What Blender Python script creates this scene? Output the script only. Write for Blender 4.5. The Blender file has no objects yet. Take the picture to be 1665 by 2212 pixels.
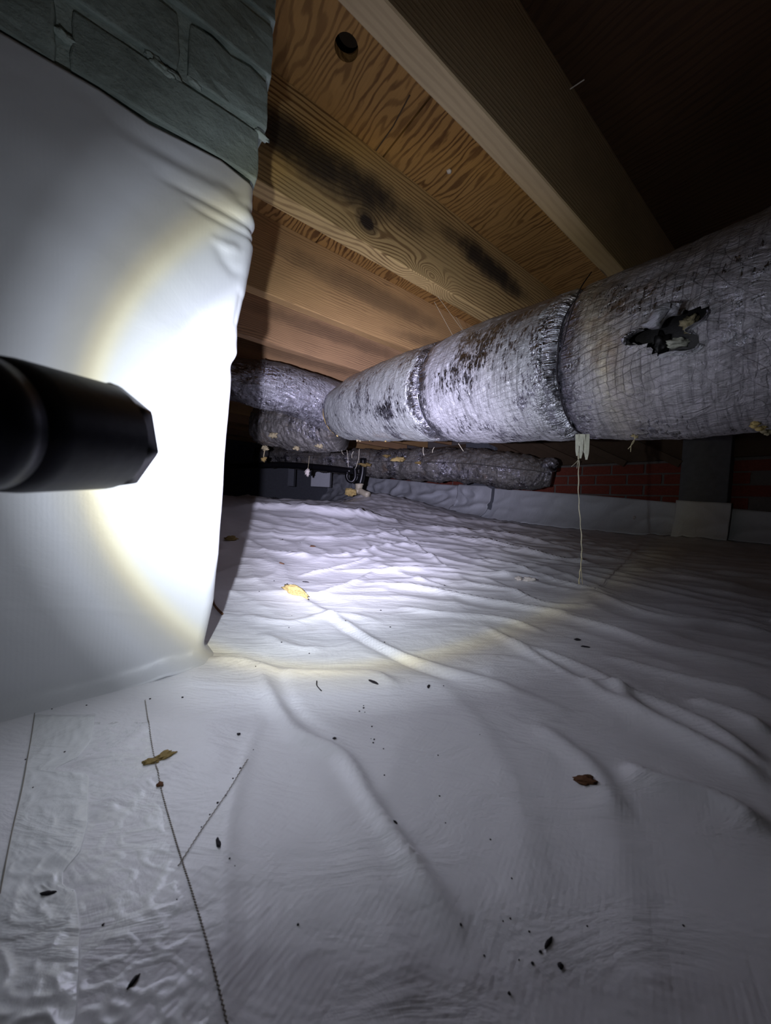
import bpy, bmesh, math, random
import numpy as np
from mathutils import Vector, Matrix, noise
from mathutils.bvhtree import BVHTree

random.seed(7); rng = np.random.default_rng(7)
C = bpy.context.scene.collection
SC = bpy.context.scene
R = math.radians

# ------------------------------------------------------------------ camera
F, W_, H_ = 750.0, 1665.0, 2212.0
PITCH, ROLL = R(-2), R(3)
fw = np.array([0, math.cos(PITCH), math.sin(PITCH)]); up0 = np.array([0, -math.sin(PITCH), math.cos(PITCH)])
rt0 = np.array([1.0, 0, 0])
rt = math.cos(ROLL)*rt0 + math.sin(ROLL)*up0; up = -math.sin(ROLL)*rt0 + math.cos(ROLL)*up0
cam = bpy.data.cameras.new('camera'); co = bpy.data.objects.new('camera', cam); C.objects.link(co)
M = Matrix.Identity(4)
for i in range(3):
    M[i][0], M[i][1], M[i][2] = rt[i], up[i], -fw[i]
co.matrix_world = M
cam.sensor_fit = 'HORIZONTAL'; cam.sensor_width = 36; cam.lens = 36*F/W_
cam.clip_start = 0.01; cam.clip_end = 60
cam.dof.use_dof = True; cam.dof.focus_distance = 1.3; cam.dof.aperture_fstop = (cam.lens/1000)/0.0009
SC.camera = co

# ------------------------------------------------------------------ world (crawl space: no daylight gets in)
w = bpy.data.worlds.new('world'); SC.world = w; w.use_nodes = True
w.node_tree.nodes['Background'].inputs[0].default_value = (0.1, 0.12, 0.16, 1)
w.node_tree.nodes['Background'].inputs[1].default_value = 0.01
SC.view_settings.view_transform = 'Standard'; SC.view_settings.look = 'None'
SC.view_settings.exposure = 0.0; SC.view_settings.gamma = 1; SC.view_settings.use_curve_mapping = False

# ------------------------------------------------------------------ torch light (lens position and beam axis)
LAMP = np.array([-0.1034, 0.1300, 0.0178]); AX = np.array([0.0221, 0.9958, 0.0891])
BEAM_ENERGY = 96.0
# beam profile of the torch: (angle in degrees, strength, colour)
BEAM = [(0, 2.1, (.76, .73, 1)), (12, 1.6, (.76, .73, 1)), (20, 1.08, (.78, .76, 1)), (28, .44, (.82, .83, 1)), (32, .23, (.82, .86, 1)), (36, .118, (.82, .88, 1)),
        (41, .084, (.87, .93, .97)), (43, .074, (1, .98, .76)), (44.5, .050, (1, .95, .72)), (46.5, .036, (.9, .92, .88)), (50, .031, (.84, .90, 1)),
        (56, .0105, (.84, .90, 1)), (66, .0072, (.84, .90, 1)), (90, .0, (.84, .90, 1))]
ld = bpy.data.lights.new('torch_beam', 'SPOT'); lo = bpy.data.objects.new('torch_beam', ld); C.objects.link(lo)
ld.energy = BEAM_ENERGY; ld.spot_size = R(176); ld.spot_blend = 0.0; ld.shadow_soft_size = 0.004; ld.use_nodes = True
lo.location = LAMP + AX*0.0022
lo.rotation_euler = Vector(AX).to_track_quat('-Z', 'Y').to_euler()
nt = ld.node_tree; em = nt.nodes['Emission']
tc = nt.nodes.new('ShaderNodeTexCoord'); sx = nt.nodes.new('ShaderNodeSeparateXYZ'); nt.links.new(tc.outputs['Normal'], sx.inputs[0])
ab = nt.nodes.new('ShaderNodeMath'); ab.operation = 'ABSOLUTE'; nt.links.new(sx.outputs['Z'], ab.inputs[0])
ac = nt.nodes.new('ShaderNodeMath'); ac.operation = 'ARCCOSINE'; nt.links.new(ab.outputs[0], ac.inputs[0])
dv = nt.nodes.new('ShaderNodeMath'); dv.operation = 'DIVIDE'; nt.links.new(ac.outputs[0], dv.inputs[0]); dv.inputs[1].default_value = R(90)
rp = nt.nodes.new('ShaderNodeValToRGB'); nt.links.new(dv.outputs[0], rp.inputs[0])
els = rp.color_ramp.elements
while len(els) > 2: els.remove(els[-1])
for i, (a, s, c) in enumerate(BEAM):
    e = els[0] if i == 0 else (els[1] if i == 1 else els.new(a/90))
    e.position = a/90; e.color = (c[0]*s/2.3, c[1]*s/2.3, c[2]*s/2.3, 1)
nt.links.new(rp.outputs[0], em.inputs[0]); em.inputs[1].default_value = 2.3

# ------------------------------------------------------------------ pixel -> point helpers and the joist frame (s along joists, p across them)
def ray(x, y): return rt*(x-832.5)/F - up*(y-1106)/F + fw
AZ = R(53)
dS = np.array([math.sin(AZ), math.cos(AZ), 0]); dP = np.array([-dS[1], dS[0], 0])
def onp(x, y, p): q = ray(x, y); return q*p/(q@dP)
def ons(x, y, s): q = ray(x, y); return q*s/(q@dS)
def onz(x, y, z): q = ray(x, y); return q*z/q[2]
def atY(x, y, Y): q = ray(x, y); return q*Y/q[1]
def SP(s, p, z): return dS*s + dP*p + np.array([0, 0, z])
FR = Matrix.Rotation(math.pi/2-AZ, 4, 'Z')      # local x = s, local y = p

# ------------------------------------------------------------------ object helpers
def obj(name, verts, faces, mat=None, parent=None, frame=None, smooth=False, uv=None, bevel=0):
    me = bpy.data.meshes.new(name)
    me.from_pydata([tuple(map(float, v)) for v in verts], [], [tuple(map(int, f)) for f in faces])
    if uv is not None:
        l = me.uv_layers.new(name='UVMap'); idx = np.empty(len(me.loops), dtype=np.int32)
        me.loops.foreach_get('vertex_index', idx)
        l.data.foreach_set('uv', np.asarray(uv, dtype=np.float32)[idx].ravel())
    if smooth: me.polygons.foreach_set('use_smooth', [True]*len(me.polygons))
    if mat: me.materials.append(mat)
    me.update()
    o = bpy.data.objects.new(name, me); C.objects.link(o)
    place(o, parent, frame)
    if bevel:
        b = o.modifiers.new('bevel', 'BEVEL'); b.width = bevel; b.segments = 2; b.limit_method = 'ANGLE'
    return o
def place(o, parent, frame=None):
    m = frame if frame is not None else Matrix.Identity(4)
    if parent:
        o.parent = parent; o.matrix_parent_inverse = Matrix(parent['_m']).inverted() if '_m' in parent else Matrix.Identity(4)
    o.matrix_basis = m
ROOTS = []
def tag(o, label=None, cat=None, group=None, kind=None):
    if label: o['label'] = label
    if cat: o['category'] = cat
    if group: o['group'] = group
    if kind: o['kind'] = kind
    return o
def thing(name, label, cat, loc=(0, 0, 0), group=None):
    o = bpy.data.objects.new(name, None); C.objects.link(o); o.location = loc; o.empty_display_size = .05
    o['_m'] = [list(r) for r in Matrix.Translation(Vector(loc))]
    ROOTS.append(o)
    return tag(o, label, cat, group)
def recenter(o):
    """put the origin of a single-mesh thing at its base, geometry unmoved"""
    me = o.data; n = len(me.vertices); a = np.empty(n*3); me.vertices.foreach_get('co', a); a = a.reshape(-1, 3)
    c = np.array([a[:, 0].mean(), a[:, 1].mean(), a[:, 2].min()])
    me.vertices.foreach_set('co', (a-c).ravel()); me.update()
    o.matrix_basis = o.matrix_basis @ Matrix.Translation(Vector(c)); return o
def box(x0, x1, y0, y1, z0, z1):
    v = [(x, y, z) for z in (z0, z1) for y in (y0, y1) for x in (x0, x1)]
    return v, [(0, 2, 3, 1), (4, 5, 7, 6), (0, 1, 5, 4), (2, 6, 7, 3), (0, 4, 6, 2), (1, 3, 7, 5)]
def grid_faces(n, m, wrap=False):
    f = []
    mm = m if wrap else m-1
    for i in range(n-1):
        for j in range(mm):
            a, b = i*m+j, i*m+(j+1) % m
            f.append((a, b, b+m, a+m))
    return f
def tube(pts, rad, seg=10, cap=True, squash=None):
    """swept tube; returns verts, faces, uv (metres along, metres round)"""
    P = [np.array(p, float) for p in pts]; n = len(P)
    if not hasattr(rad, '__len__'): rad = [rad]*n
    T = []
    for i in range(n):
        t = P[min(i+1, n-1)]-P[max(i-1, 0)]; T.append(t/(np.linalg.norm(t)+1e-12))
    u = np.cross(T[0], [0, 0, 1.0]); 
    if np.linalg.norm(u) < 1e-3: u = np.cross(T[0], [1.0, 0, 0])
    u /= np.linalg.norm(u)
    V = []; UV = []; L = 0
    for i in range(n):
        if i: L += np.linalg.norm(P[i]-P[i-1])
        u = u - T[i]*(u@T[i]); u /= np.linalg.norm(u); v = np.cross(T[i], u)
        for j in range(seg):
            a = 2*math.pi*j/seg
            V.append(P[i]+rad[i]*(math.cos(a)*u+math.sin(a)*v)); UV.append((L, a*rad[i]))
    Fc = grid_faces(n, seg, True)
    if cap: Fc += [tuple(range(seg))[::-1], tuple(range((n-1)*seg, n*seg))]
    return V, Fc, UV
def smooth_path(pts, n):
    """Catmull-Rom through the points"""
    P = [np.array(p, float) for p in pts]; P = [2*P[0]-P[1]]+P+[2*P[-1]-P[-2]]
    out = []; k = len(P)-3
    for i in range(n):
        t = i/(n-1)*k; j = min(int(t), k-1); t -= j
        a, b, c, d = P[j:j+4]
        out.append(.5*((2*b)+(-a+c)*t+(2*a-5*b+4*c-d)*t*t+(-a+3*b-3*c+d)*t**3))
    return out
def join(parts):
    V = []; Fc = []; UV = []
    for p in parts:
        b = len(V); V += list(p[0]); Fc += [tuple(i+b for i in f) for f in p[1]]
        UV += list(p[2]) if len(p) > 2 else [(0, 0)]*len(p[0])
    return V, Fc, UV

# ------------------------------------------------------------------ node helpers
class NT:
    def __init__(s, name):
        s.m = bpy.data.materials.new(name); s.m.use_nodes = True; s.t = s.m.node_tree; s.b = s.t.nodes['Principled BSDF']
        s.co = s.t.nodes.new('ShaderNodeTexCoord')
    def n(s, typ, **kw):
        x = s.t.nodes.new(typ)
        for k, v in kw.items(): setattr(x, k, v)
        return x
    def set(s, sock, v):
        if isinstance(v, bpy.types.NodeSocket): s.t.links.new(v, sock)
        elif isinstance(v, tuple) and len(v) == 3 and sock.type == 'RGBA': sock.default_value = (*v, 1)
        else: sock.default_value = v
    def math(s, op, a, b=0.0, c=None, clamp=False):
        x = s.n('ShaderNodeMath', operation=op, use_clamp=clamp); s.set(x.inputs[0], a); s.set(x.inputs[1], b)
        if c is not None: s.set(x.inputs[2], c)
        return x.outputs[0]
    def add(s, a, b): return s.math('ADD', a, b)
    def sub(s, a, b): return s.math('SUBTRACT', a, b)
    def mul(s, a, b): return s.math('MULTIPLY', a, b)
    def mix(s, f, a, b, typ='MIX'):
        x = s.n('ShaderNodeMix', data_type='RGBA', blend_type=typ); s.set(x.inputs[0], f); s.set(x.inputs[6], a); s.set(x.inputs[7], b); return x.outputs[2]
    def noise(s, vec, scale, detail=4, rough=.55, dist=0.0):
        x = s.n('ShaderNodeTexNoise'); s.set(x.inputs['Vector'], vec); x.inputs['Scale'].default_value = scale
        x.inputs['Detail'].default_value = detail; x.inputs['Roughness'].default_value = rough; x.inputs['Distortion'].default_value = dist
        return x.outputs['Fac']
    def map(s, vec, scale=(1, 1, 1), rot=(0, 0, 0), loc=(0, 0, 0)):
        x = s.n('ShaderNodeMapping'); s.set(x.inputs[0], vec); x.inputs['Scale'].default_value = scale; x.inputs['Rotation'].default_value = rot; x.inputs['Location'].default_value = loc
        return x.outputs[0]
    def step(s, v, a, b, o0=0.0, o1=1.0):
        x = s.n('ShaderNodeMapRange', interpolation_type='SMOOTHSTEP'); s.set(x.inputs[0], v)
        for i, k in enumerate((a, b, o0, o1)): x.inputs[i+1].default_value = k
        return x.outputs[0]
    def bump(s, h, strength, dist, prev=None):
        x = s.n('ShaderNodeBump'); s.set(x.inputs['Height'], h); x.inputs['Strength'].default_value = strength; x.inputs['Distance'].default_value = dist
        if prev is not None: s.set(x.inputs['Normal'], prev)
        return x.outputs[0]
    def out(s, color=None, rough=None, normal=None, metal=None, spec=None):
        i = s.b.inputs
        if color is not None: s.set(i['Base Color'], color)
        if rough is not None: s.set(i['Roughness'], rough)
        if normal is not None: s.set(i['Normal'], normal)
        if metal is not None: s.set(i['Metallic'], metal)
        if spec is not None: s.set(i['Specular IOR Level'], spec)
        return s.m

def liner_mat(name, col, weave=1.0, crinkle=.25, rough=.42, dirt=.5, uvs=False):
    t = NT(name); v = t.co.outputs['Object']
    n1 = t.noise(v, 3.5, 5); n2 = t.noise(v, 22, 5, .6); n3 = t.noise(v, 240, 2)
    st = t.step(n1, .52, .72); sp = t.step(n2, .60, .80)
    c = t.mix(t.mul(t.mul(st, sp), dirt), col, (.42, .37, .26))
    c = t.mix(t.mul(t.step(t.noise(v, 7, 6, .7), .35, .75), .18*dirt), c, tuple(k*.72 for k in col))
    # reinforcing weave of the sheet, two thread directions
    a = t.n('ShaderNodeTexWave', wave_type='BANDS', bands_direction='X'); t.set(a.inputs['Vector'], t.map(v, rot=(0, 0, .6))); a.inputs['Scale'].default_value = 95; a.inputs['Distortion'].default_value = .8
    b = t.n('ShaderNodeTexWave', wave_type='BANDS', bands_direction='Y'); t.set(b.inputs['Vector'], t.map(v, rot=(0, 0, .25))); b.inputs['Scale'].default_value = 70; b.inputs['Distortion'].default_value = .8
    N = t.bump(t.add(a.outputs[0], b.outputs[0]), .07*weave, .0012)
    N = t.bump(t.noise(v, 35, 5, .6, .6), crinkle, .004, N)
    N = t.bump(t.noise(t.map(v, scale=(1, 3, 1)), 9, 4, .6, 1.2), crinkle*.9, .012, N)
    return t.out(c, t.add(rough, t.mul(n3, .12)), N, 0.0, .5)

def plain(name, col, rough=.6, bump=0, bs=60, metal=0, var=.3, spec=.4):
    t = NT(name); v = t.co.outputs['Object']; n = t.noise(v, bs, 6, .65)
    c = t.mix(n, tuple(k*(1-var) for k in col), tuple(min(1, k*(1+var)) for k in col))
    return t.out(c, rough, t.bump(n, bump, .004) if bump else None, float(metal), spec)

def wood_mat(name, light, dark, axis='s', period=.007, knots=(), swirls=(), stain=None, seed=0.0, wav=1.0, ringc=.65, bumps=.35, sfac=.93):
    """board: coordinate across the grain, bent round knots and swirls"""
    t = NT(name); v = t.co.outputs['Object']; sp = t.n('ShaderNodeSeparateXYZ'); t.set(sp.inputs[0], v); X, Y, Z = sp.outputs
    if axis == 's': U, Vv, K = X, Z, Y
    else: U, Vv, K = Y, X, Z
    mv = t.map(v, scale=(1.2, 6, 6) if axis == 's' else (6, 1.6, 6), loc=(seed, seed*1.7, 0))
    psi = t.add(Vv, t.mul(K, .8))
    psi = t.add(psi, t.mul(t.sub(t.noise(mv, 1.5, 3, .5), .5), .055*wav))
    psi = t.add(psi, t.mul(t.sub(t.noise(mv, 9, 3, .5), .5), .006*wav))
    kd = 0.0
    for (a, b, r) in knots:
        du = t.mul(t.sub(U, a), .75); dz = t.sub(Vv, b); r2 = t.add(t.mul(du, du), t.mul(dz, dz))
        psi = t.sub(psi, t.math('DIVIDE', t.mul(dz, r*r*3.2), t.add(r2, r*r*.9)))
        kd = t.math('MAXIMUM', kd, t.step(r2, (r*1.05)**2, (r*.55)**2))
        rim = t.mul(t.step(r2, (r*1.5)**2, (r*.9)**2), .6); kd = t.math('MAXIMUM', kd, rim)
    for (a, b, su, sz, A) in swirls:
        du = t.mul(t.sub(U, a), 1/su); dz = t.mul(t.sub(Vv, b), 1/sz)
        g = t.math('EXPONENT', t.mul(t.add(t.mul(du, du), t.mul(dz, dz)), -1.0)); psi = t.add(psi, t.mul(g, A))
    ring = t.math('SINE', t.mul(psi, 2*math.pi/period))
    ring = t.step(ring, -.2, 1.0)
    fine = t.noise(t.map(v, scale=(3, 60, 60) if axis == 's' else (60, 3, 60)), 4, 4, .6)
    mod = t.step(t.noise(t.map(v, loc=(seed*3, 0, seed)), 5, 4), .3, .7, .35, 1.0)
    f = t.mul(t.mul(ring, mod), ringc)
    c = t.mix(f, light, dark)
    c = t.mix(t.mul(fine, .30), c, tuple(k*.6 for k in dark))
    c = t.mix(t.mul(t.step(t.noise(t.map(v, scale=(1, 2, 2), loc=(0, seed, 0)), 3.0, 3), .42, .68), .45), c, tuple(k*.62 for k in light))
    if knots: c = t.mix(kd, c, (.045, .032, .024))
    if stain:
        m = 0.0
        for (a, b, su, sz, ang) in stain:
            du = t.sub(U, a); dz = t.sub(Vv, b); ca, sa = math.cos(ang), math.sin(ang)
            e = t.mul(t.add(t.mul(du, ca), t.mul(dz, sa)), 1/su); h = t.mul(t.sub(t.mul(dz, ca), t.mul(du, sa)), 1/sz)
            d = t.add(t.add(t.mul(e, e), t.mul(h, h)), t.mul(t.sub(t.noise(v, 16, 5, .65), .5), 1.6))
            m = t.math('MAXIMUM', m, t.step(d, 1.5, .0))
        c = t.mix(t.mul(m, sfac), c, (.020, .018, .020))
    N = t.bump(t.add(t.mul(ring, .5), fine), bumps, .0016)
    return t.out(c, .72, N, 0.0, .25)

def foil_mat(name, dust=.5, scrim=1.0, tint=(.62, .61, .64), seed=0.0, dirt=.3, crink=.7, ends=()):
    """aluminium facing over a thread grid, wrinkled, with dull dusty patches and scuffs"""
    t = NT(name); v = t.n('ShaderNodeUVMap').outputs[0]; o = t.co.outputs['Object']
    big = t.noise(t.map(o, loc=(seed, 0, 0)), 6.5, 5, .62)
    scr = t.noise(t.map(v, scale=(42, 13, 1), loc=(seed, 1, 0)), 3.0, 6, .7, .5)
    fin = t.noise(t.map(v, scale=(160, 40, 1)), 3, 4, .7)
    d = t.add(t.add(t.mul(big, 1.0), t.mul(t.sub(scr, .5), .75)), t.mul(t.sub(fin, .5), .35))
    du = t.step(d, .62-.35*dust, .74-.35*dust)
    if ends:
        q_ = t.n('ShaderNodeSeparateXYZ'); t.set(q_.inputs[0], v); e_ = 1.0
        for c_ in ends: e_ = t.math('MINIMUM', e_, t.math('ABSOLUTE', t.sub(q_.outputs[0], c_)))
        near_ = t.step(t.add(e_, t.mul(t.sub(t.noise(v, 16, 4, .7), .5), .10)), .055, .015); du = t.mul(du, t.sub(1.0, t.mul(near_, .9)))
        puck_ = t.mul(t.noise(t.map(v, scale=(5, 70, 1)), 1.0, 4, .7, .3), near_)
    # thread grid: two families, crossing
    def lines(rot, per, wd):
        q = t.n('ShaderNodeSeparateXYZ'); t.set(q.inputs[0], t.map(v, rot=(0, 0, rot))); x = t.add(q.outputs[0], t.mul(t.sub(t.noise(v, 14, 3), .5), .026))
        fr = t.math('ABSOLUTE', t.sub(t.math('FRACT', t.mul(x, 1/per)), .5)); return t.mul(t.step(fr, .5-wd, .5), t.step(t.noise(t.map(o, loc=(rot, 0, seed)), 9, 4, .6), .38, .62, .12, 1))
    g = t.math('MAXIMUM', lines(.05, .0135, .10), lines(1.35, .0135, .10)); g2 = t.math('MAXIMUM', g, lines(-.75, .021, .05))
    col = t.mix(du, (.44, .44, .49), tint)
    wr_ = t.noise(t.map(v, scale=(70, 5, 1), loc=(seed*2, 0, 0)), 2.0, 5, .7, .4)
    col = t.mix(t.mul(du, t.step(wr_, .42, .68)), col, tuple(k*.55 for k in tint))
    br = t.step(t.noise(t.map(o, loc=(0, seed, 4)), 4.2, 5, .7), .56, .70)
    col = t.mix(t.mul(br, dirt), col, (.30, .20, .12))
    gn = t.n('ShaderNodeNewGeometry'); gz = t.n('ShaderNodeSeparateXYZ'); t.set(gz.inputs[0], gn.outputs['True Normal'])
    tp = t.mul(t.step(t.add(gz.outputs[2], t.mul(t.sub(t.noise(o, 12, 5, .7), .5), .7)), .30, .85), .7); du = t.math('MAXIMUM', du, tp)
    col = t.mix(tp, col, (.30, .25, .20))
    col = t.mix(t.math('MINIMUM', t.mul(g2, .50*scrim), .8), col, (.10, .09, .10))
    vo = t.n('ShaderNodeTexVoronoi', feature='DISTANCE_TO_EDGE'); t.set(vo.inputs['Vector'], t.map(v, scale=(1, 1.6, 1), loc=(seed, 0, 0))); vo.inputs['Scale'].default_value = 26; vo.inputs['Randomness'].default_value = 1
    N = t.bump(t.math('MINIMUM', vo.outputs['Distance'], .28), crink*.55, .010)
    N = t.bump(t.noise(t.map(v, scale=(1, 2.2, 1)), 34, 5, .65, 1.2), crink, .008, N)
    N = t.bump(t.noise(v, 150, 3, .6), crink*.55, .0022, N)
    if ends: N = t.bump(puck_, 1.0, .02, N)
    N = t.bump(g, .30*scrim, .0014, N)
    return t.out(col, t.add(t.mul(du, .26), .20), N, t.step(du, 0, 1, 1.0, .45), .5)

MAT = {}
MAT['liner'] = liner_mat('white_plastic_liner', (.81, .81, .83), 1.0, .30, .40, .55)
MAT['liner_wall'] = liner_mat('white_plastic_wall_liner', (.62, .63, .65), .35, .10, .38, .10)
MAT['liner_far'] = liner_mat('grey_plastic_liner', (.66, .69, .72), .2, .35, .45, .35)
MAT['tape'] = liner_mat('glossy_white_tape', (.81, .83, .83), .2, .30, .16, .15)
MAT['tape_soft'] = liner_mat('crinkled_white_film', (.81, .82, .83), .6, .20, .22, .2)
MAT['subfloor'] = wood_mat('plywood_subfloor', (.54, .30, .10), (.12, .05, .018), 'p', .017, wav=3.2, ringc=.95, bumps=.8, seed=3.1)
kx = onp(795, 478, .77); sw = onp(935, 600, .77); st1 = onp(700, 350, .77); st2 = onp(1060, 575, .77)
kk = lambda q: (float(q@dS), float(q[2]))
MAT['subfloor_shaded'] = wood_mat('shade_tinted_subfloor', (.10, .052, .026), (.035, .018, .010), 'p', .02, wav=2.0, ringc=.5, bumps=.4, seed=9.1)  # shade of the bay right of the nearest joist, painted into the plywood colour
MAT['joist_knot'] = wood_mat('joist_wood_with_knot', (.68, .47, .21), (.20, .105, .042), 's', .0105, knots=[(*kk(kx), .022)], swirls=[(*kk(sw), .060, .032, .110)],
                             stain=[(*kk(st1), .30, .060, .03), (*kk(st2), .24, .045, -.06)], seed=.4, ringc=.95, bumps=.6)
MAT['joist_b'] = wood_mat('joist_wood_brown', (.60, .37, .16), (.22, .12, .06), 's', .008, seed=2.2, ringc=.8, stain=[(.75, .80, .40, .045, .0), (1.15, .72, .3, .03, .1)], sfac=.42, wav=1.3)
MAT['joist_c'] = wood_mat('joist_wood_rosy', (.58, .35, .18), (.22, .13, .08), 's', .009, seed=5.2, ringc=.8, stain=[(.8, .78, .50, .035, .02)], sfac=.38, wav=1.1)
MAT['joist_a'] = wood_mat('joist_wood_dull', (.58, .44, .26), (.32, .23, .13), 's', .009, seed=7.7, wav=.5, ringc=.35)
MAT['dark_wood'] = plain('old_dark_wood', (.10, .065, .04), .8, .4, 30)
MAT['brick_grey'] = plain('grey_green_brick', (.32, .375, .34), .9, .9, 55, 0, .35, .2)
MAT['mortar'] = plain('grey_mortar', (.45, .52, .47), .95, 1.0, 70, 0, .35, .2)
MAT['brick_red'] = plain('red_brick', (.24, .065, .045), .9, .7, 60, 0, .4, .2)
MAT['mortar_far'] = plain('pale_mortar', (.20, .18, .165), .95, .7, 80)
MAT['concrete'] = plain('grey_concrete', (.15, .16, .18), .9, .5, 30)
MAT['card'] = plain('tan_board', (.42, .29, .19), .9, .3, 20)
MAT['black'] = plain('black_plastic', (.010, .010, .012), .30, 0, 50, 0, .2, .5)
MAT['torch'] = plain('black_anodised_metal', (.010, .013, .024), .38, .05, 300, .3, .2, .5)
MAT['cream'] = plain('cream_pvc', (.62, .56, .42), .4, .1, 30)
MAT['foam'] = plain('yellow_foam', (.66, .50, .20), .85, 1.0, 160, 0, .35, .2)
MAT['foam_dull'] = plain('tan_foam', (.36, .26, .10), .9, 1.0, 160, 0, .4, .2)
MAT['fluff'] = plain('mineral_wool', (.42, .36, .22), .95, 1.0, 120, 0, .5, .1)
MAT['brown'] = plain('brown_flake', (.13, .055, .022), .8, .6, 200)
MAT['dark'] = plain('dark_chip', (.022, .018, .024), .8, .5, 200)
MAT['thread'] = plain('seam_thread', (.26, .23, .19), .9, 0)
MAT['twine'] = plain('pale_twine', (.52, .48, .36), .9, .5, 400)
MAT['paper'] = plain('torn_pale_tape', (.62, .62, .52), .8, .6, 90)
MAT['fluffw'] = plain('white_fluff', (.75, .68, .62), .9, .6, 90)
MAT['inner'] = plain('dull_sheet_metal', (.035, .033, .034), .45, .3, 40, .6)
CR = [float(ons(1212, 800, .72)@dP), float(ons(915, 870, .75)@dP), float(ons(704, 880, .78)@dP)]
MAT['foil_a'] = foil_mat('foil_near', .86, 1.4, (.52, .50, .53), 1.0, .55, ends=CR)
MAT['foil_b'] = foil_mat('foil_scuffed', .66, .9, (.60, .60, .63), 3.3, .25, ends=CR)
MAT['foil_c'] = foil_mat('foil_dusty', .76, .35, (.54, .57, .54), 6.1, .30, .65, ends=CR)
MAT['foil_d'] = foil_mat('foil_crumpled', .55, .3, (.42, .42, .45), 9.4, .35, .9)
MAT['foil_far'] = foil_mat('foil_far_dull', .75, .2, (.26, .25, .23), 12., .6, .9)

# ------------------------------------------------------------------ numpy gradient noise
PERM = rng.permutation(256)
def pnoise(x, y):
    xi = np.floor(x).astype(int); yi = np.floor(y).astype(int); xf = x-xi; yf = y-yi
    u = xf*xf*xf*(xf*(xf*6-15)+10); v = yf*yf*yf*(yf*(yf*6-15)+10)
    def g(a, b, dx, dy):
        h = PERM[(PERM[a % 256]+b) % 256]*(2*np.pi/256); return np.cos(h)*dx+np.sin(h)*dy
    n00 = g(xi, yi, xf, yf); n10 = g(xi+1, yi, xf-1, yf); n01 = g(xi, yi+1, xf, yf-1); n11 = g(xi+1, yi+1, xf-1, yf-1)
    return (n00*(1-u)+n10*u)*(1-v)+(n01*(1-u)+n11*u)*v
def ridged(x, y): return 1-np.minimum(1, np.abs(pnoise(x, y))*2.6)

# ------------------------------------------------------------------ floor: white liner over uneven ground
PC = 0.50                                   # distance (across the joists) of the brick pier's face
anch = [onz(832, 2212, -.222), onz(100, 2212, -.222), onz(1600, 2212, -.222), onp(430, 1425, PC), onp(0, 1550, PC), onz(1000, 1700, -.222), onz(1500, 1700, -.215),
        onz(700, 1300, -.212), onz(1000, 1200, -.195), onz(1300, 1300, -.21), onz(1600, 1350, -.205), onz(600, 1150, -.17),
        atY(500, 1097, 1.9), atY(690, 1105, 2.0), atY(830, 1122, 2.2), atY(600, 1100, 2.3), atY(540, 1074, 2.6), atY(660, 1079, 2.62), atY(800, 1092, 2.7), atY(620, 1098, 3.1), atY(720, 1096, 3.1),
        atY(780, 1068, 3.2), atY(600, 1085, 3.9), atY(700, 1085, 4.3)]
anch += [ons(*q, 2.93) for q in [(1216, 1142), (1543, 1168), (1000, 1120), (900, 1095), (1380, 1155), (1110, 1132)]]
anch += [np.array(q) for q in [(-1.5, -1, -.23), (0, -1, -.23), (2, -1, -.22), (4.2, .5, -.17), (-2.4, 1.5, -.10), (-2.5, 3, -.05), (-2.5, 6, -.12), (0, 6.8, -.12), (3, 3, -.15), (-.2, 5, -.10)]]
A_ = np.array(anch)
def tps_k(r2): return .5*r2*np.log(r2+1e-9)
n = len(A_); D2 = ((A_[:, None, :2]-A_[None, :, :2])**2).sum(-1); K = tps_k(D2)+np.eye(n)*.02
Pm = np.c_[np.ones(n), A_[:, :2]]; LHS = np.block([[K, Pm], [Pm.T, np.zeros((3, 3))]]); WT = np.linalg.solve(LHS, np.r_[A_[:, 2], 0, 0, 0])
def base_z(x, y):
    sh = np.shape(x); x = np.ravel(x); y = np.ravel(y); z = np.full(x.shape, WT[n]) + WT[n+1]*x + WT[n+2]*y
    for i in range(n): z = z + WT[i]*tps_k((x-A_[i, 0])**2+(y-A_[i, 1])**2)
    return z.reshape(sh)
def bz1(x, y):
    j = min(max(int((math.asinh(x/a_)-tx[0])/.0125), 0), len(GX)-2); i = min(max(int((math.asinh((y-.35)/a_)-ty[0])/.0125), 0), len(GY)-2)
    u = (x-GX[j])/(GX[j+1]-GX[j]); v = (y-GY[i])/(GY[i+1]-GY[i])
    return BZ[i, j]*(1-u)*(1-v)+BZ[i, j+1]*u*(1-v)+BZ[i+1, j]*(1-u)*v+BZ[i+1, j+1]*u*v
a_ = .35
tx = np.arange(-np.arcsinh(2.6/a_), np.arcsinh(4.3/a_), .0125); GX = a_*np.sinh(tx)
ty = np.arange(-np.arcsinh(1.4/a_), np.arcsinh(6.6/a_), .0125); GY = .35+a_*np.sinh(ty)
XX, YY = np.meshgrid(GX, GY); BZ = base_z(XX, YY)
def floor_hit(x, y):
    """where the view ray through a pixel of the photograph meets the ground"""
    q = ray(x, y); z = -.2
    t = .05
    last = t
    while t < 7:
        p_ = q*t
        if p_[2] < bz1(float(p_[0]), float(p_[1])): break
        last = t; t *= 1.02
    lo_, hi_ = last, t
    for _ in range(12):
        m_ = (lo_+hi_)/2; p_ = q*m_
        if p_[2] < bz1(float(p_[0]), float(p_[1])): hi_ = m_
        else: lo_ = m_
    return q*hi_
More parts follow.
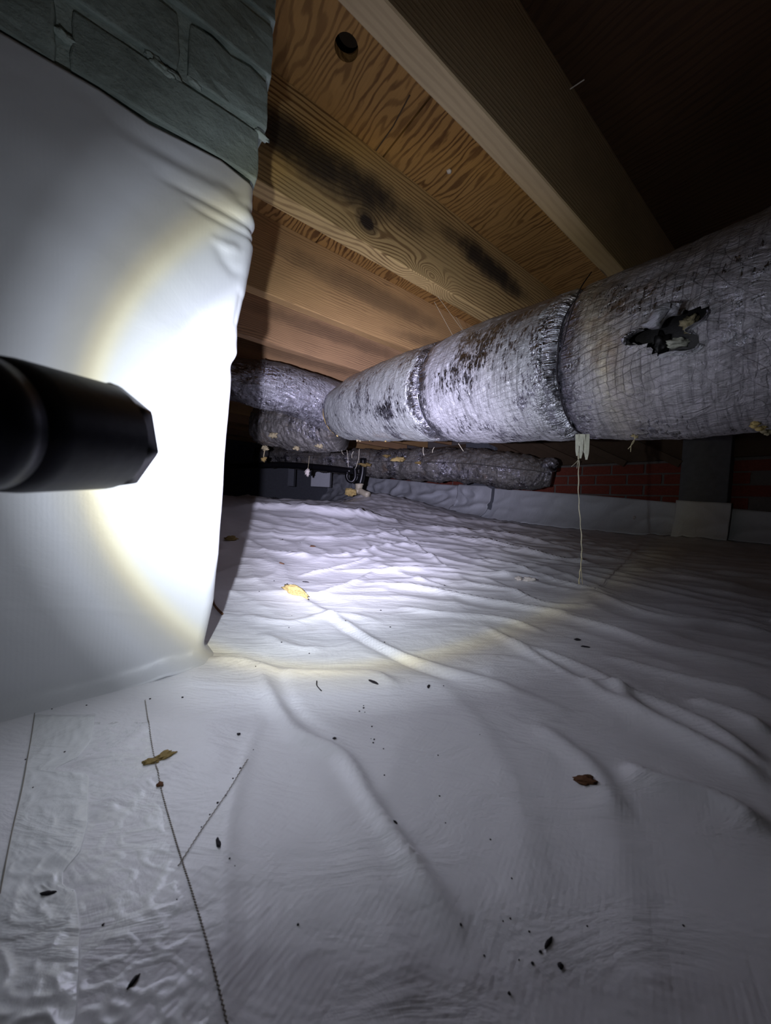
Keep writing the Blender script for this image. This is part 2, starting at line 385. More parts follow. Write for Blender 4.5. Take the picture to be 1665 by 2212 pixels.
# folds of the sheet: (pixel path, height m, width m)
FOLDS = [
 ([(600, 1262), (660, 1300), (740, 1345), (840, 1405), (930, 1440), (1060, 1478), (1230, 1540)], .0055, .015),
 ([(700, 1335), (860, 1425), (1000, 1475)], -.006, .012),
 ([(555, 1440), (590, 1520), (640, 1590), (740, 1640), (800, 1740), (900, 1880), (1010, 2010)], .0075, .011),
 ([(600, 1450), (640, 1540), (720, 1600)], -.004, .010),
 ([(436, 1425), (520, 1432), (620, 1462), (800, 1466), (860, 1490)], .006, .012),
 ([(900, 1445), (1000, 1530), (1100, 1680), (1140, 1850), (1130, 2000)], .0022, .030),
 ([(1045, 1355), (1150, 1420), (1262, 1483), (1400, 1560)], .007, .014),
 ([(1095, 1389), (1200, 1425), (1307, 1472), (1380, 1540), (1560, 1640), (1665, 1700)], .009, .016),
 ([(1250, 1480), (1351, 1500), (1518, 1572), (1665, 1678)], .009, .014),
 ([(1340, 1655), (1410, 1685), (1540, 1725), (1665, 1790)], .009, .014),
 ([(1484, 1517), (1580, 1550), (1665, 1594)], .010, .014),
 ([(1200, 1330), (1329, 1367), (1434, 1405), (1665, 1444)], .010, .018),
 ([(1300, 1420), (1480, 1470), (1665, 1520)], .009, .016),
 ([(1260, 1275), (1400, 1330), (1540, 1350), (1665, 1370)], .010, .022),
 ([(540, 1152), (640, 1162), (760, 1165), (900, 1152), (1010, 1170), (1120, 1195)], .011, .026),
 ([(560, 1190), (660, 1205), (760, 1200), (850, 1178), (960, 1182)], .010, .022),
 ([(715, 1232), (820, 1236), (930, 1234), (1060, 1243), (1200, 1252)], .011, .018),
 ([(640, 1245), (740, 1225), (800, 1210)], .008, .016),
 ([(680, 1292), (760, 1262), (810, 1235)], .008, .018),
 ([(780, 1262), (900, 1275), (1000, 1292), (1130, 1315), (1300, 1345)], .011, .018),
 ([(840, 1140), (905, 1185), (975, 1235)], .007, .012),
 ([(850, 1237), (900, 1252), (970, 1270)], .006, .012),
 ([(860, 1315), (960, 1330), (1080, 1340), (1180, 1370)], .008, .018),
 ([(520, 1330), (620, 1345), (720, 1330), (830, 1345)], .006, .020),
 ([(1000, 1205), (1100, 1225), (1200, 1255), (1330, 1290)], .010, .016),
 ([(1000, 1262), (1100, 1280), (1180, 1308), (1300, 1312)], .009, .014),
 ([(960, 1160), (1080, 1180), (1200, 1210), (1300, 1225)], .020, .026),
 ([(860, 1135), (980, 1148), (1100, 1160), (1240, 1190)], .022, .034),
 ([(500, 1099), (600, 1103), (700, 1109), (860, 1128)], .045, .036), ([(530, 1078), (620, 1079), (710, 1083), (810, 1094)], .045, .07), ([(880, 1110), (980, 1125), (1090, 1138), (1240, 1160)], .022, .05),
 ([(560, 1372), (640, 1400), (700, 1402)], .004, .015),
 ([(150, 1660), (260, 1620), (340, 1560)], .003, .010),
 ([(200, 1760), (300, 1700), (420, 1640)], .003, .010),
 ([(560, 1560), (505, 1740), (487, 1900), (492, 2212)], .0028, .007),
 ([(650, 1640), (760, 1800), (850, 2000), (880, 2212)], .0025, .022),
 ([(1300, 1700), (1350, 1900), (1400, 2212)], .002, .030),
 ([(1150, 1560), (1280, 1660), (1330, 1760)], .005, .020),
]
HH = np.zeros_like(XX)
for path, hgt, wd in FOLDS:
    P = [floor_hit(*q)[:2] for q in path]; P = [p_[:2] for p_ in smooth_path([np.r_[p_, 0] for p_ in P], 24)]
    best = np.full(XX.shape, 1e9); bt = np.zeros(XX.shape)
    lo2 = np.min(P, 0)-4*wd; hi2 = np.max(P, 0)+4*wd
    ix = np.where((GX > lo2[0]) & (GX < hi2[0]))[0]; iy = np.where((GY > lo2[1]) & (GY < hi2[1]))[0]
    if len(ix) < 2 or len(iy) < 2: continue
    sl = (slice(iy[0], iy[-1]+1), slice(ix[0], ix[-1]+1)); x, y = XX[sl], YY[sl]; best = np.full(x.shape, 1e9); bt = np.zeros(x.shape); sd = np.zeros(x.shape)
    for i in range(len(P)-1):
        a, b = P[i], P[i+1]; d = b-a; L2 = d@d+1e-12
        t_ = np.clip(((x-a[0])*d[0]+(y-a[1])*d[1])/L2, 0, 1); dx = x-a[0]-t_*d[0]; dy = y-a[1]-t_*d[1]; q = dx*dx+dy*dy
        m_ = q < best; best = np.where(m_, q, best); bt = np.where(m_, (i+t_)/(len(P)-1), bt); sd = np.where(m_, np.sign(d[0]*dy-d[1]*dx), sd)
    dd = np.sqrt(best)*np.where(sd > 0, 1.35, .8)/wd
    tap = np.clip(np.minimum(bt, 1-bt)*6, 0, 1)**.7
    HH[sl] += hgt*tap*(1/(1+dd*dd*1.4)**2)*(1-.25*np.minimum(1, dd))
dist = np.hypot(XX, YY); mid = np.clip((dist-.45)/.8, 0, 1); far = np.clip((dist-1.2)/1.5, 0, 1)
wx = XX+.12*pnoise(XX*2.1, YY*2.1); wy = YY+.12*pnoise(XX*2.1+9, YY*2.1+4)
ss = wx*dS[0]+wy*dS[1]; pp = wx*dP[0]+wy*dP[1]
HH += mid*.0130*(ridged(wx*2.1, wy*6.8)**3)*(.5+pnoise(wx*1.7+3, wy*1.7)) + mid*.0075*(ridged(ss*8, pp*3.0+5)**3)
HH += (1-mid)*.0025*ridged(ss*7+3, pp*5)**2 + .004*pnoise(wx*5, wy*5) + (.25+mid)*.0012*pnoise(wx*18, wy*26)
HH += far*.010*ridged(wx*3.3+7, wy*6.0)**2
HH += (1-mid)*.006*pnoise(ss*2.2+1, pp*5.5)
ZZ = BZ+HH
# the sheet keeps clear of the pier's foot
V = np.stack([XX, YY, ZZ], -1).reshape(-1, 3); ny, nx = XX.shape
me = bpy.data.meshes.new('floor'); I = (np.arange(ny-1)[:, None]*nx+np.arange(nx-1)[None, :]).ravel()
Fq = np.stack([I, I+1, I+nx+1, I+nx], -1)
me.vertices.add(len(V)); me.vertices.foreach_set('co', V.astype(np.float32).ravel())
me.loops.add(Fq.size); me.loops.foreach_set('vertex_index', Fq.astype(np.int32).ravel())
me.polygons.add(len(Fq)); me.polygons.foreach_set('loop_start', (np.arange(len(Fq))*4).astype(np.int32)); me.polygons.foreach_set('loop_total', np.full(len(Fq), 4, np.int32))
me.polygons.foreach_set('use_smooth', np.ones(len(Fq), bool)); me.update(calc_edges=True); me.validate()
me.materials.append(MAT['liner']); floor = bpy.data.objects.new('floor', me); C.objects.link(floor); tag(floor, kind='structure')
def fz(x, y):
    x = float(x); y = float(y); j = min(max(int((math.asinh(x/a_)-tx[0])/.0125), 0), len(GX)-2); i = min(max(int((math.asinh((y-.35)/a_)-ty[0])/.0125), 0), len(GY)-2)
    u = (x-GX[j])/(GX[j+1]-GX[j]); v = (y-GY[i])/(GY[i+1]-GY[i])
    return float(ZZ[i, j]*(1-u)*(1-v)+ZZ[i, j+1]*u*(1-v)+ZZ[i+1, j]*(1-u)*v+ZZ[i+1, j+1]*u*v)
def on_floor(x, y, lift=0.0):
    q = floor_hit(x, y); r_ = ray(x, y)
    for _ in range(4):
        z = fz(q[0], q[1])+lift; t_ = z/r_[2] if abs(r_[2]) > .03 else q[1]/r_[1]
        if t_ < 0 or abs(t_*r_[1]-q[1]) > .25*q[1]: break
        q = r_*t_
    return np.array([q[0], q[1], fz(q[0], q[1])+lift])

# ------------------------------------------------------------------ seams, tape and stitching on the floor sheet
def strip_sheet(name, rows, mat, lift=.0004, n=26, m=14, crk=.0010):
    ys = [r_[0] for r_ in rows]; V = []; y0, y1 = ys[0], ys[-1]; N = n*4
    for i in range(N):
        y = y0+(y1-y0)*i/(N-1); xl = np.interp(y, ys, [r_[1] for r_ in rows]); xr = np.interp(y, ys, [r_[2] for r_ in rows])
        for j in range(m*3):
            u = j/(m*3-1); p_ = on_floor(xl+(xr-xl)*u, y)
            e = min(u, 1-u)*8
            p_[2] += lift+crk*min(1, e)*(float(ridged(np.array(p_[0]*60.), np.array(p_[1]*110.)))**2)
            V.append(p_)
    o = obj(name, V, grid_faces(N, m*3), mat, floor, smooth=True)
    s_ = o.modifiers.new('thick', 'SOLIDIFY'); s_.thickness = .0006; s_.offset = 1
    return o
strip_sheet('tape_strip', [(1545, 74, 206), (1600, 66, 198), (1636, 58, 168), (1664, 52, 110), (1672, 51, 192), (1780, 28, 190), (1840, 16, 174), (1885, 5, 136), (1915, 0, 136), (1925, -8, 164), (2000, -20, 174), (2100, -40, 172), (2230, -60, 164)], MAT['tape'])
strip_sheet('tape_strip', [(1560, 170, 330), (1640, 150, 345), (1700, 150, 352), (1800, 140, 372), (1900, 105, 400), (2000, 130, 432), (2100, 130, 458), (2230, 120, 494)], MAT['tape_soft'], -.0002, crk=.0006)
def floor_line(name, path, r_, mat, lift=.0008, n=60, zig=0.0, parent=None):
    P = [on_floor(x, y, lift) for x, y in path]; P = smooth_path(P, n)
    Q = []
    for i, p_ in enumerate(P):
        t_ = P[min(i+1, n-1)]-P[max(i-1, 0)]; t_ /= np.linalg.norm(t_); side = np.cross(t_, [0, 0, 1])
        q = p_+side*zig*(1 if i % 2 else -1); q[2] = fz(q[0], q[1])+lift; Q.append(q)
    v, f, u = tube(Q, r_, 6); return obj(name, v, f, mat, parent, smooth=True)
floor_line('seam_thread', [(313, 1512), (325, 1590), (345, 1690), (372, 1790), (400, 1880), (440, 2010), (492, 2215)], .00028, MAT['thread'], n=260, zig=.00035, parent=floor)
floor_line('seam_thread', [(75, 1540), (52, 1680), (25, 1800), (0, 1930)], .0003, MAT['thread'], parent=floor)
floor_line('seam_thread', [(535, 1640), (495, 1705), (440, 1785), (385, 1870)], .00028, MAT['thread'], parent=floor, zig=.0003)

# ------------------------------------------------------------------ brick pier on the left
sil = [(598, 60), (590, 150), (580, 230), (573, 270), (560, 350), (552, 395)]
silL = [(549, 408), (546, 450), (545, 500), (547, 530), (541, 570), (531, 640), (519, 700), (515, 760), (505, 800), (497, 870), (491, 950), (483, 1060), (473, 1200), (461, 1300), (441, 1380), (430, 1430)]
def prof(S):
    q = [onp(x, y, PC) for x, y in S]; q = [(float(p_[2]), float(p_@dS)) for p_ in q][::-1]; return [a for a, b in q], [b for a, b in q]
bz_, bs_ = prof(sil); lz_, ls_ = prof(silL)
def cs_brick(z): return float(np.interp(z, bz_, bs_)) if z > .40 else .125
CEIL = .885; JB = .65
pier = thing('brick_pier', 'grey brick pier at the upper left, above the white plastic sheet', 'pier', tuple(SP(-.1, .7, -.22)))
S0, PD = -.34, .36
core = []; zs = np.linspace(-.24, CEIL, 60); 
cv = []
for z in zs:
    c = min(cs_brick(z), .150)-.006 if z > .4 else .070+.05*(z+.24)/.65
    for s in np.linspace(S0+.006, c, 46):
        jn = noise.noise(Vector((s*18, z*18, 1.0)))*.003+noise.noise(Vector((s*60, z*60, 4.0)))*.0022
        cv.append((s, PC+(.0065 if z > .4 else .030)-jn, z))
nf = grid_faces(60, 46)
b0 = len(cv)
for z in zs:   # right flank and back
    c = min(cs_brick(z), .150)-.006 if z > .4 else .070+.05*(z+.24)/.65
    for (s, p_) in ((c, PC+(.0065 if z > .4 else .030)), (c-.02, PC+PD), (S0+.006, PC+PD), (S0+.006, PC+(.0065 if z > .4 else .03))): cv.append((s, p_, z))
nf += [tuple(b0+k for k in f) for f in grid_faces(60, 4)]
obj('mortar', cv, nf, MAT['mortar'], pier, FR, smooth=True)
# courses: bed joints found where the photograph shows them
j0 = float(onp(570, 283, PC)[2]); j1 = float(onp(585, 171, PC)[2]); CH = j1-j0
def brick_mesh(x0, x1, y0, y1, z0, z1, seed, jit=.0012, nx_=7, nz_=4):
    bm = bmesh.new(); bmesh.ops.create_cube(bm, size=1)
    bmesh.ops.subdivide_edges(bm, edges=[e for e in bm.edges], cuts=3, use_grid_fill=True)
    for v in bm.verts:
        c = v.co.copy(); x = x0+(c.x+.5)*(x1-x0); y = y0+(c.y+.5)*(y1-y0); z = z0+(c.z+.5)*(z1-z0)
        e = sum(abs(abs(k)-.5) < 1e-4 for k in c)
        nn = noise.noise_vector(Vector((x*35+seed, y*35, z*35)))
        v.co = Vector((x, y, z))+nn*jit*(1.6 if e > 1 else 1)
        if e > 1: v.co += (Vector(((x0+x1)/2, (y0+y1)/2, (z0+z1)/2))-v.co)*.012*(e-1)
    vs = [tuple(v.co) for v in bm.verts]; fs = [tuple(v.index for v in f.verts) for f in bm.faces]; bm.free(); return vs, fs
sj = {0: float(onp(135, 100, PC)@dS), 1: float(onp(397, 90, PC)@dS)}
k = -2
while True:
    z0 = j0+CH*k+.005; z1 = j0+CH*(k+1)-.005
    if z1 > CEIL: z1 = CEIL-.002
    if z1-z0 < .02: break
    if z1 > .40:
        c = cs_brick((z0+z1)/2); c = min(c, .152)
        cut = {-1: [sj[0]], 0: [sj[1]], 1: [sj[0]+.02]}.get(k, [sj[1] if k % 2 == 0 else sj[0]])[0]
        edges = [c]; x = cut
        while x > S0: edges.append(x); x -= .185
        edges.append(S0)
        for a, b in zip(edges[:-1], edges[1:]):
            if a-b < .02: continue
            v, f = brick_mesh(b+.0045, a-(.0045 if a != c else 0), PC, PC+.09, max(z0, .33), z1, a*50+k*7, .0022)
            obj('brick', v, f, MAT['brick_grey'], pier, FR, smooth=False, bevel=.002)
    k += 1
# right flank bricks are hidden from the lamp; mortar lumps squeezed from the bed joint
for (x, y, r_) in [(352, 152, .007), (372, 160, .005), (335, 128, .005), (420, 178, .004), (140, 78, .005), (565, 290, .005)]:
    q = onp(x, y, PC+.002); bm = bmesh.new(); bmesh.ops.create_icosphere(bm, subdivisions=3, radius=1)
    vs = []
    for v in bm.verts:
        c = v.co; nn = 1+.5*noise.noise(c*2.2+Vector((x, y, 0))); vs.append((float(q@dS)+c.x*r_*2.0*nn, PC+.004+c.y*r_*nn*.9, float(q[2])+c.z*r_*nn*.8-.35*c.x*r_))
    fs = [tuple(v.index for v in f.verts) for f in bm.faces]; bm.free()
    obj('mortar_lump', vs, fs, MAT['mortar'], pier, FR, smooth=True)

# ------------------------------------------------------------------ plastic sheet wrapped round the pier
tq = [onp(x, y, PC) for x, y in [(0, 75), (130, 150), (270, 243), (400, 310), (480, 352), (549, 404)]]
ts_ = [float(q@dS) for q in tq]; tz_ = [float(q[2]) for q in tq]
WR = []   # wrinkles of the sheet: pixel path, height, width
for path, h_, w_d in [([(549, 500), (500, 470), (430, 430), (340, 385)], -.0060, .0045), ([(548, 520), (480, 485), (400, 440)], -.0045, .004), ([(549, 480), (470, 420), (380, 370), (250, 300)], .0045, .008),
                  ([(547, 450), (470, 395), (350, 330), (200, 240)], -.003, .008), ([(464, 522), (490, 538), (520, 545)], .006, .006), ([(466, 522), (480, 560), (500, 585), (530, 596)], -.005, .008),
                  ([(500, 780), (470, 770), (440, 740), (418, 690)], -.0055, .012), ([(514, 765), (490, 745), (460, 735)], .003, .010), ([(545, 440), (500, 425), (460, 395)], .004, .006),
                  ([(520, 640), (512, 680), (505, 720)], -.005, .006), ([(0, 1310), (180, 1312), (360, 1330)], .0008, .003), ([(120, 150), (300, 290), (420, 380)], -.003, .012), ([(60, 330), (200, 330), (350, 420)], .004, .03)]:
    P = [onp(x, y, PC) for x, y in path]; WR.append(([np.array([q@dS, q[2]]) for q in P], h_, w_d))
ns, nz = 190, 230; V = []; UVs = []
def liner_bot(s):
    q = SP(s, PC, 0); return fz(q[0], q[1])
arc = []
rc = .012
for i in range(nz):
    tv = i/(nz-1)
    row = []
    for j in range(ns):
        u = j/(ns-1)
        # along: flat face, corner arc, flank
        s_flat_end = 0.0
        row.append(u)
    V.append(row)
verts = []
for i in range(nz):
    tv = i/(nz-1)
    for j in range(ns):
        u = j/(ns-1)
        # provisional s to read the top edge
        sf = S0+(.13-S0)*min(1, u/.80)
        top = float(np.interp(sf, ts_, tz_))if sf > ts_[0] else tz_[0]
        bot = liner_bot(sf)-.004
        z = top+(bot-top)*tv
        c = float(np.interp(z, lz_, ls_))
        flat = c-rc
        if u <= .80: s = S0+(flat-S0)*(u/.80)**.75; p_ = PC; nrm = (0, -1)
        elif u <= .88:
            a = (u-.80)/.08*math.pi/2; s = flat+rc*math.sin(a); p_ = PC+rc-rc*math.cos(a); nrm = (math.sin(a), -math.cos(a))
        else:
            k_ = (u-.88)/.12; s = c-.02*k_; p_ = PC+rc+k_*(PD-rc+.01); nrm = (1, 0)
        h = 0.0
        for P, hh, ww in WR:
            if u > .9: break
            best = 1e9; bt = 0
            for m_ in range(len(P)-1):
                a_0, b_0 = P[m_], P[m_+1]; d = b_0-a_0; t_ = max(0, min(1, ((s-a_0[0])*d[0]+(z-a_0[1])*d[1])/(d@d)))
                q = (s-a_0[0]-t_*d[0])**2+(z-a_0[1]-t_*d[1])**2
                if q < best: best = q; bt = (m_+t_)/(len(P)-1)
            if best < (4*ww)**2: h += .6*hh*math.exp(-best/ww**2)*min(1, (1-bt)*3+.15)
        h += .0035*noise.noise(Vector((s*7, z*7, 3)))+.0012*noise.noise(Vector((s*3, z*22+s*14, 8)))
        h *= min(1, tv*14) if u < .9 else .5
        # foot of the sheet turns out onto the floor
        ft = max(0, 1-(z-bot)/.022); h += .018*ft*ft
        verts.append((s+nrm[0]*h-(.0 if True else 0), p_+nrm[1]*h-.0025*abs(nrm[1]), z))
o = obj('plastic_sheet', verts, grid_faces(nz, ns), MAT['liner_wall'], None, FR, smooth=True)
so = o.modifiers.new('thick', 'SOLIDIFY'); so.thickness = .0008; so.offset = -1
tag(o, 'white plastic sheet wrapped around the brick pier, brightly lit by the torch', 'plastic sheet')
sheet = o
# tape along the foot of the sheet
def wall_strip(name, pts, wid, mat, off=.0022):
    V = []
    P = smooth_path([np.array([onp(x, y, PC)@dS, 0, onp(x, y, PC)[2]]) for x, y in pts], 50)
    for q in P:
        for k_ in range(6): V.append((q[0], PC-off-.016*max(0, 1-(q[2]-wid*k_/5+.235)/.022)**2*.9-.001*noise.noise(Vector((q[0]*80, k_*3, 0))), q[2]-wid*k_/5))
    return obj(name, V, grid_faces(50, 6), mat, sheet, FR, smooth=True)
wall_strip('foot_tape', [(-20, 1497), (60, 1490), (134, 1484)], .020, MAT['tape'], .0045)

# ------------------------------------------------------------------ ceiling: plywood subfloor in panels, and floor joists
ceiling = bpy.data.objects.new('ceiling', None); C.objects.link(ceiling); tag(ceiling, kind='structure'); ceiling.location = tuple(SP(1, 1, CEIL))
ceiling['_m'] = [list(r_) for r_ in Matrix.Translation(Vector(tuple(SP(1, 1, CEIL))))]
cr = onz(870, 285, CEIL); s_cr = float(cr@dS)
hole = onz(748, 103, CEIL); hs, hp = float(hole@dS), float(hole@dP)
cuts_s = [-1.6, s_cr, s_cr+1.22, 3.0]
cuts_p = [-1.6, -.78, .42, .83, 2.05, 3.27, 5.6]
gap = .0022
for i in range(len(cuts_s)-1):
    for j in range(len(cuts_p)-1):
        x0, x1, y0, y1 = cuts_s[i]+gap, cuts_s[i+1]-gap, cuts_p[j]+gap/2, cuts_p[j+1]-gap/2
        if x0 < hs < x1 and y0 < hp < y1:
            # panel with a round hole through it
            nh = 24; r_ = .0235; V = []; Fc = []
            for zz in (CEIL, CEIL+.018):
                for a in range(nh): V.append((hs+r_*math.cos(2*math.pi*a/nh), hp+r_*math.sin(2*math.pi*a/nh), zz))
                for a in range(nh):
                    c_, s_ = math.cos(2*math.pi*a/nh), math.sin(2*math.pi*a/nh); k_ = .1/max(abs(c_), abs(s_)); V.append((hs+k_*c_, hp+k_*s_, zz))
            for a in range(nh):
                b = (a+1) % nh; Fc += [(a, b, nh+b, nh+a), (2*nh+a, 3*nh+a, 3*nh+b, 2*nh+b), (a, 2*nh+a, 2*nh+b, b)]
            P = [(V, Fc)]
            for bb in ((x0, hs-.1, y0, y1), (hs+.1, x1, y0, y1), (hs-.1, hs+.1, y0, hp-.1), (hs-.1, hs+.1, hp+.1, y1)): P.append(box(*bb, CEIL, CEIL+.018))
            V, Fc, _ = join(P); obj('plywood_panel', V, Fc, MAT['subfloor'], ceiling, FR)
        else:
            v, f = box(x0, x1, y0, y1, CEIL, CEIL+.018); obj('plywood_panel', v, f, MAT['subfloor_shaded' if y1 < .45 else 'subfloor'], ceiling, FR)
v, f = box(-1.6, 3.0, -1.6, 5.6, CEIL+.09, CEIL+.11); obj('upper_floor_boards', v, f, MAT['dark_wood'], ceiling, FR)
v, f = box(-.0006, .0006, 0, .0001, 0, .0001)
# splintered split beside the panel joint
q0, q1 = onz(812, 325, CEIL), onz(885, 205, CEIL)
v, f, u = tube([q0-[0, 0, .0005], (q0+q1)/2+[.004, .002, -.0008], q1-[0, 0, .0005]], .0016, 6); o = obj('splinter', v, f, MAT['dark_wood'], ceiling)

JO = [(.398, .440, -1.4, 'joist_a', 'pale worn floor joist nearest the camera, running from the top centre down to the duct'),
      (.775, .820, .165, 'joist_knot', 'floor joist with one large dark knot and swirling grain, right beside the pier'),
      (1.170, 1.210, -1.2, 'joist_b', 'brown floor joist just beyond the knotted joist, streaked grain on its face'),
      (1.535, 1.575, -1.2, 'joist_c', 'rosy brown floor joist third beyond the pier, just above the bend of the duct')]
def joist(p0, p1, s0, mat, label, s1=2.90, group=None, drop=0.0):
    n_ = 40; V = []
    for i in range(n_):
        s = s0+(s1-s0)*i/(n_-1)
        wv = .0016*noise.noise(Vector((s*3, p0*9, 0)))
        for (p_, z) in ((p0, JB), (p0+.0025, JB-.0022), (p1-.0025, JB-.0022), (p1, JB), (p1, CEIL-.001), (p0, CEIL-.001)):
            V.append((s, p_+wv, z-drop+(.0012*noise.noise(Vector((s*40, z*20, p_*90))) if z < .7 else 0)))
    Fc = grid_faces(n_, 6, True)+[tuple(range(6)), tuple(range((n_-1)*6, n_*6))[::-1]]
    o = obj('floor_joist', V, Fc, MAT[mat], None, FR); return tag(o, label, 'joist', group)
for p0, p1, s0, m_, lb in JO: joist(p0, p1, s0, m_, lb, group='floor joists')
for i in range(1, 9):
    joist(1.535+.385*i, 1.575+.385*i, -.6, 'joist_c' if i % 2 else 'joist_b', ['dark brown floor joist seen as a sliver just above the crumpled duct bend'][0] if i == 1 else 'dim floor joist far beyond the foil duct, deep in the shadow', group='floor joists' if i == 1 else 'far floor joists')
joist(.015, .055, -1.4, 'joist_a', 'floor joist straight above the camera, just outside the picture', group='joists overhead')
joist(-.37, -.33, -1.4, 'joist_a', 'floor joist outside the right edge of the picture, unlit', group='joists overhead')

# ------------------------------------------------------------------ far wall of red brick, its mortar, piers and liner
WS = 2.95
wall = bpy.data.objects.new('wall_back', None); C.objects.link(wall); tag(wall, kind='structure'); wall.location = tuple(SP(WS, 2, -.2)); wall['_m'] = [list(r_) for r_ in Matrix.Translation(wall.location)]
v, f = box(WS+.008, WS+.12, -1.6, 5.5, -.3, CEIL); obj('mortar', v, f, MAT['mortar_far'], wall, FR, bevel=0)
ztop = .355; rows = 5; ch = .076
bmv = brick_mesh(-.1005, .1005, 0, .09, -.033, .033, 3, .002)
protos = []
for k in range(4):
    v, f = brick_mesh(-.1005, .1005, 0, .09, -.033, .033, 3+k*11, .0022)
    me = bpy.data.meshes.new('brick'); me.from_pydata(v, [], f); me.materials.append(MAT['brick_red']); protos.append(me)
ti = Matrix(wall['_m']).inverted()
for r_ in range(rows):
    zc = ztop-ch*(r_+.5)
    p_ = .35+(.1065 if r_ % 2 else 0)
    while p_ < 4.2:
        o = bpy.data.objects.new('brick', random.choice(protos)); C.objects.link(o); o.parent = wall; o.matrix_parent_inverse = ti
        o.matrix_basis = FR @ Matrix.Translation((WS+random.uniform(-.003, .003), p_, zc)) @ Matrix.Rotation(-math.pi/2+random.uniform(-.01, .01), 4, 'Z') @ Matrix.Rotation(random.choice((0, math.pi)), 4, 'Y')
        p_ += .213
def rp_(x, y, s): q = ons(x, y, s); return float(q@dP), float(q[2])
v, f = box(WS-.03, WS+.01, -1.6, 5.5, ztop+.012, JB-.004); o = obj('sill_board', v, f, MAT['dark_wood'], None, FR, bevel=.003); tag(recenter(o), 'long dark timber sill on top of the red brick wall', 'beam')
for i, x in enumerate((1110, 1200, 1300, 1420)):
    a = ons(x-70, 940, 2.80); b = ons(x+55, 996, 2.84)
    t_ = b-a; t_ /= np.linalg.norm(t_); up_ = np.cross(t_, dS); V = []
    for q in (a, b):
        for (k1, k2) in ((-.006, 0), (.006, 0), (.006, .045), (-.006, .045)): V.append(q+dS*k1*1.5+np.cross(dS, t_)*k2)
    o = obj('diagonal_board', V, [(0, 1, 2, 3), (7, 6, 5, 4), (0, 4, 5, 1), (1, 5, 6, 2), (2, 6, 7, 3), (3, 7, 4, 0)], MAT['dark_wood'], None, bevel=.002)
    tag(recenter(o), ['dim slanted board above the right end of the low duct, leftmost of four', 'dim slanted board just left of the frayed pale strip, second of four', 'dim slanted board right of the frayed pale strip, third of four', 'dim slanted board nearest the broad dark pier, rightmost of four'][i], 'board', 'slanted boards above the brick wall')
# concrete piers standing against the wall
def small_pier(xl, xr, mat, label, depth=.07, ytop=1000):
    pl, _ = rp_(xl, 1060, WS-depth); pr, _ = rp_(xr, 1060, WS-depth)
    v, f = box(WS-depth, WS+.004, pr, pl, -.25, JB-.006); o = obj('wall_pier', v, f, mat, None, FR, bevel=.004); return tag(recenter(o), label, 'pier')
small_pier(1000, 1063, MAT['concrete'], 'narrow grey pier on the brick wall, behind the end of the low duct')
small_pier(1466, 1572, MAT['concrete'], 'broad dark grey pier at the right end of the red bricks', .11)
pl, zl = rp_(795, 1015, WS-.05); pr, zr = rp_(833, 1060, WS-.05)
v, f = box(WS-.05, WS-.03, pr, pl, .0, JB-.006); o = obj('tan_board', v, f, MAT['card'], None, FR, bevel=.002); tag(recenter(o), 'tan board upright on the wall left of the lit red bricks', 'board')
# liner strip hung on the foot of the wall
def hung_sheet(name, top, s_of, label, mat, nx_=120, nz_=24, amp=.02, seed=0, foot=.10, cat='plastic sheet'):
    P = [rp_(x, y, WS-s_of) for x, y in top]; P.sort(); ps = [a for a, b in P]; zz = [b for a, b in P]; V = []
    for i in range(nx_):
        p_ = ps[0]+(ps[-1]-ps[0])*i/(nx_-1); zt = float(np.interp(p_, ps, zz))
        for j in range(nz_):
            t_ = j/(nz_-1); q = SP(WS-s_of-foot*t_**3, p_, 0); zb = fz(q[0], q[1])+.003
            z = zt+(zb-zt)*t_
            h = amp*float(ridged(np.array(p_*3+seed+z*1.5), np.array(z*6-p_*1.2)))**2*min(1, t_*5)+amp*.6*float(pnoise(np.array(p_*6+seed), np.array(z*9)))*min(1, t_*5)
            V.append((WS-s_of-foot*t_**3-abs(h), p_, z))
    o = obj(name, V, grid_faces(nx_, nz_), mat, None, FR, smooth=True); m_ = o.modifiers.new('thick', 'SOLIDIFY'); m_.thickness = .001
    return tag(recenter(o), label, cat)
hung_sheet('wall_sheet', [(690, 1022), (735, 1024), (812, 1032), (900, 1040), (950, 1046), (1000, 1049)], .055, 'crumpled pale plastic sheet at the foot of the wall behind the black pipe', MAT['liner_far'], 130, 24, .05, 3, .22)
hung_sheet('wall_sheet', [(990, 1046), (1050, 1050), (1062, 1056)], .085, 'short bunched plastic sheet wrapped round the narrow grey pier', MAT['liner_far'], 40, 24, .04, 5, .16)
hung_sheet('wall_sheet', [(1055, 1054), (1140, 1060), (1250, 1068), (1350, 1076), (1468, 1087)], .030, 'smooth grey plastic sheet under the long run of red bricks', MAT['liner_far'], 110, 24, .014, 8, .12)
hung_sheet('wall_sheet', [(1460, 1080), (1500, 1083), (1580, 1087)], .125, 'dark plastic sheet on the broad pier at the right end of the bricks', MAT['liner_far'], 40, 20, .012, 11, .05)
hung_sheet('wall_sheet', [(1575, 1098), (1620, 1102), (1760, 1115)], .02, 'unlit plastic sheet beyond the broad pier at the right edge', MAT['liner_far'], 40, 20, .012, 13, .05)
v, f = box(WS-.058, WS-.052, rp_(688, 1, WS)[0]-.28, rp_(688, 1, WS)[0]+.02, .08, .34)
# left closing wall and the rear side
v, f = box(-1.6, 3.0, 5.5, 5.6, -.2, CEIL); o = obj('wall_left', v, f, MAT['concrete'], None, FR); tag(o, kind='structure')
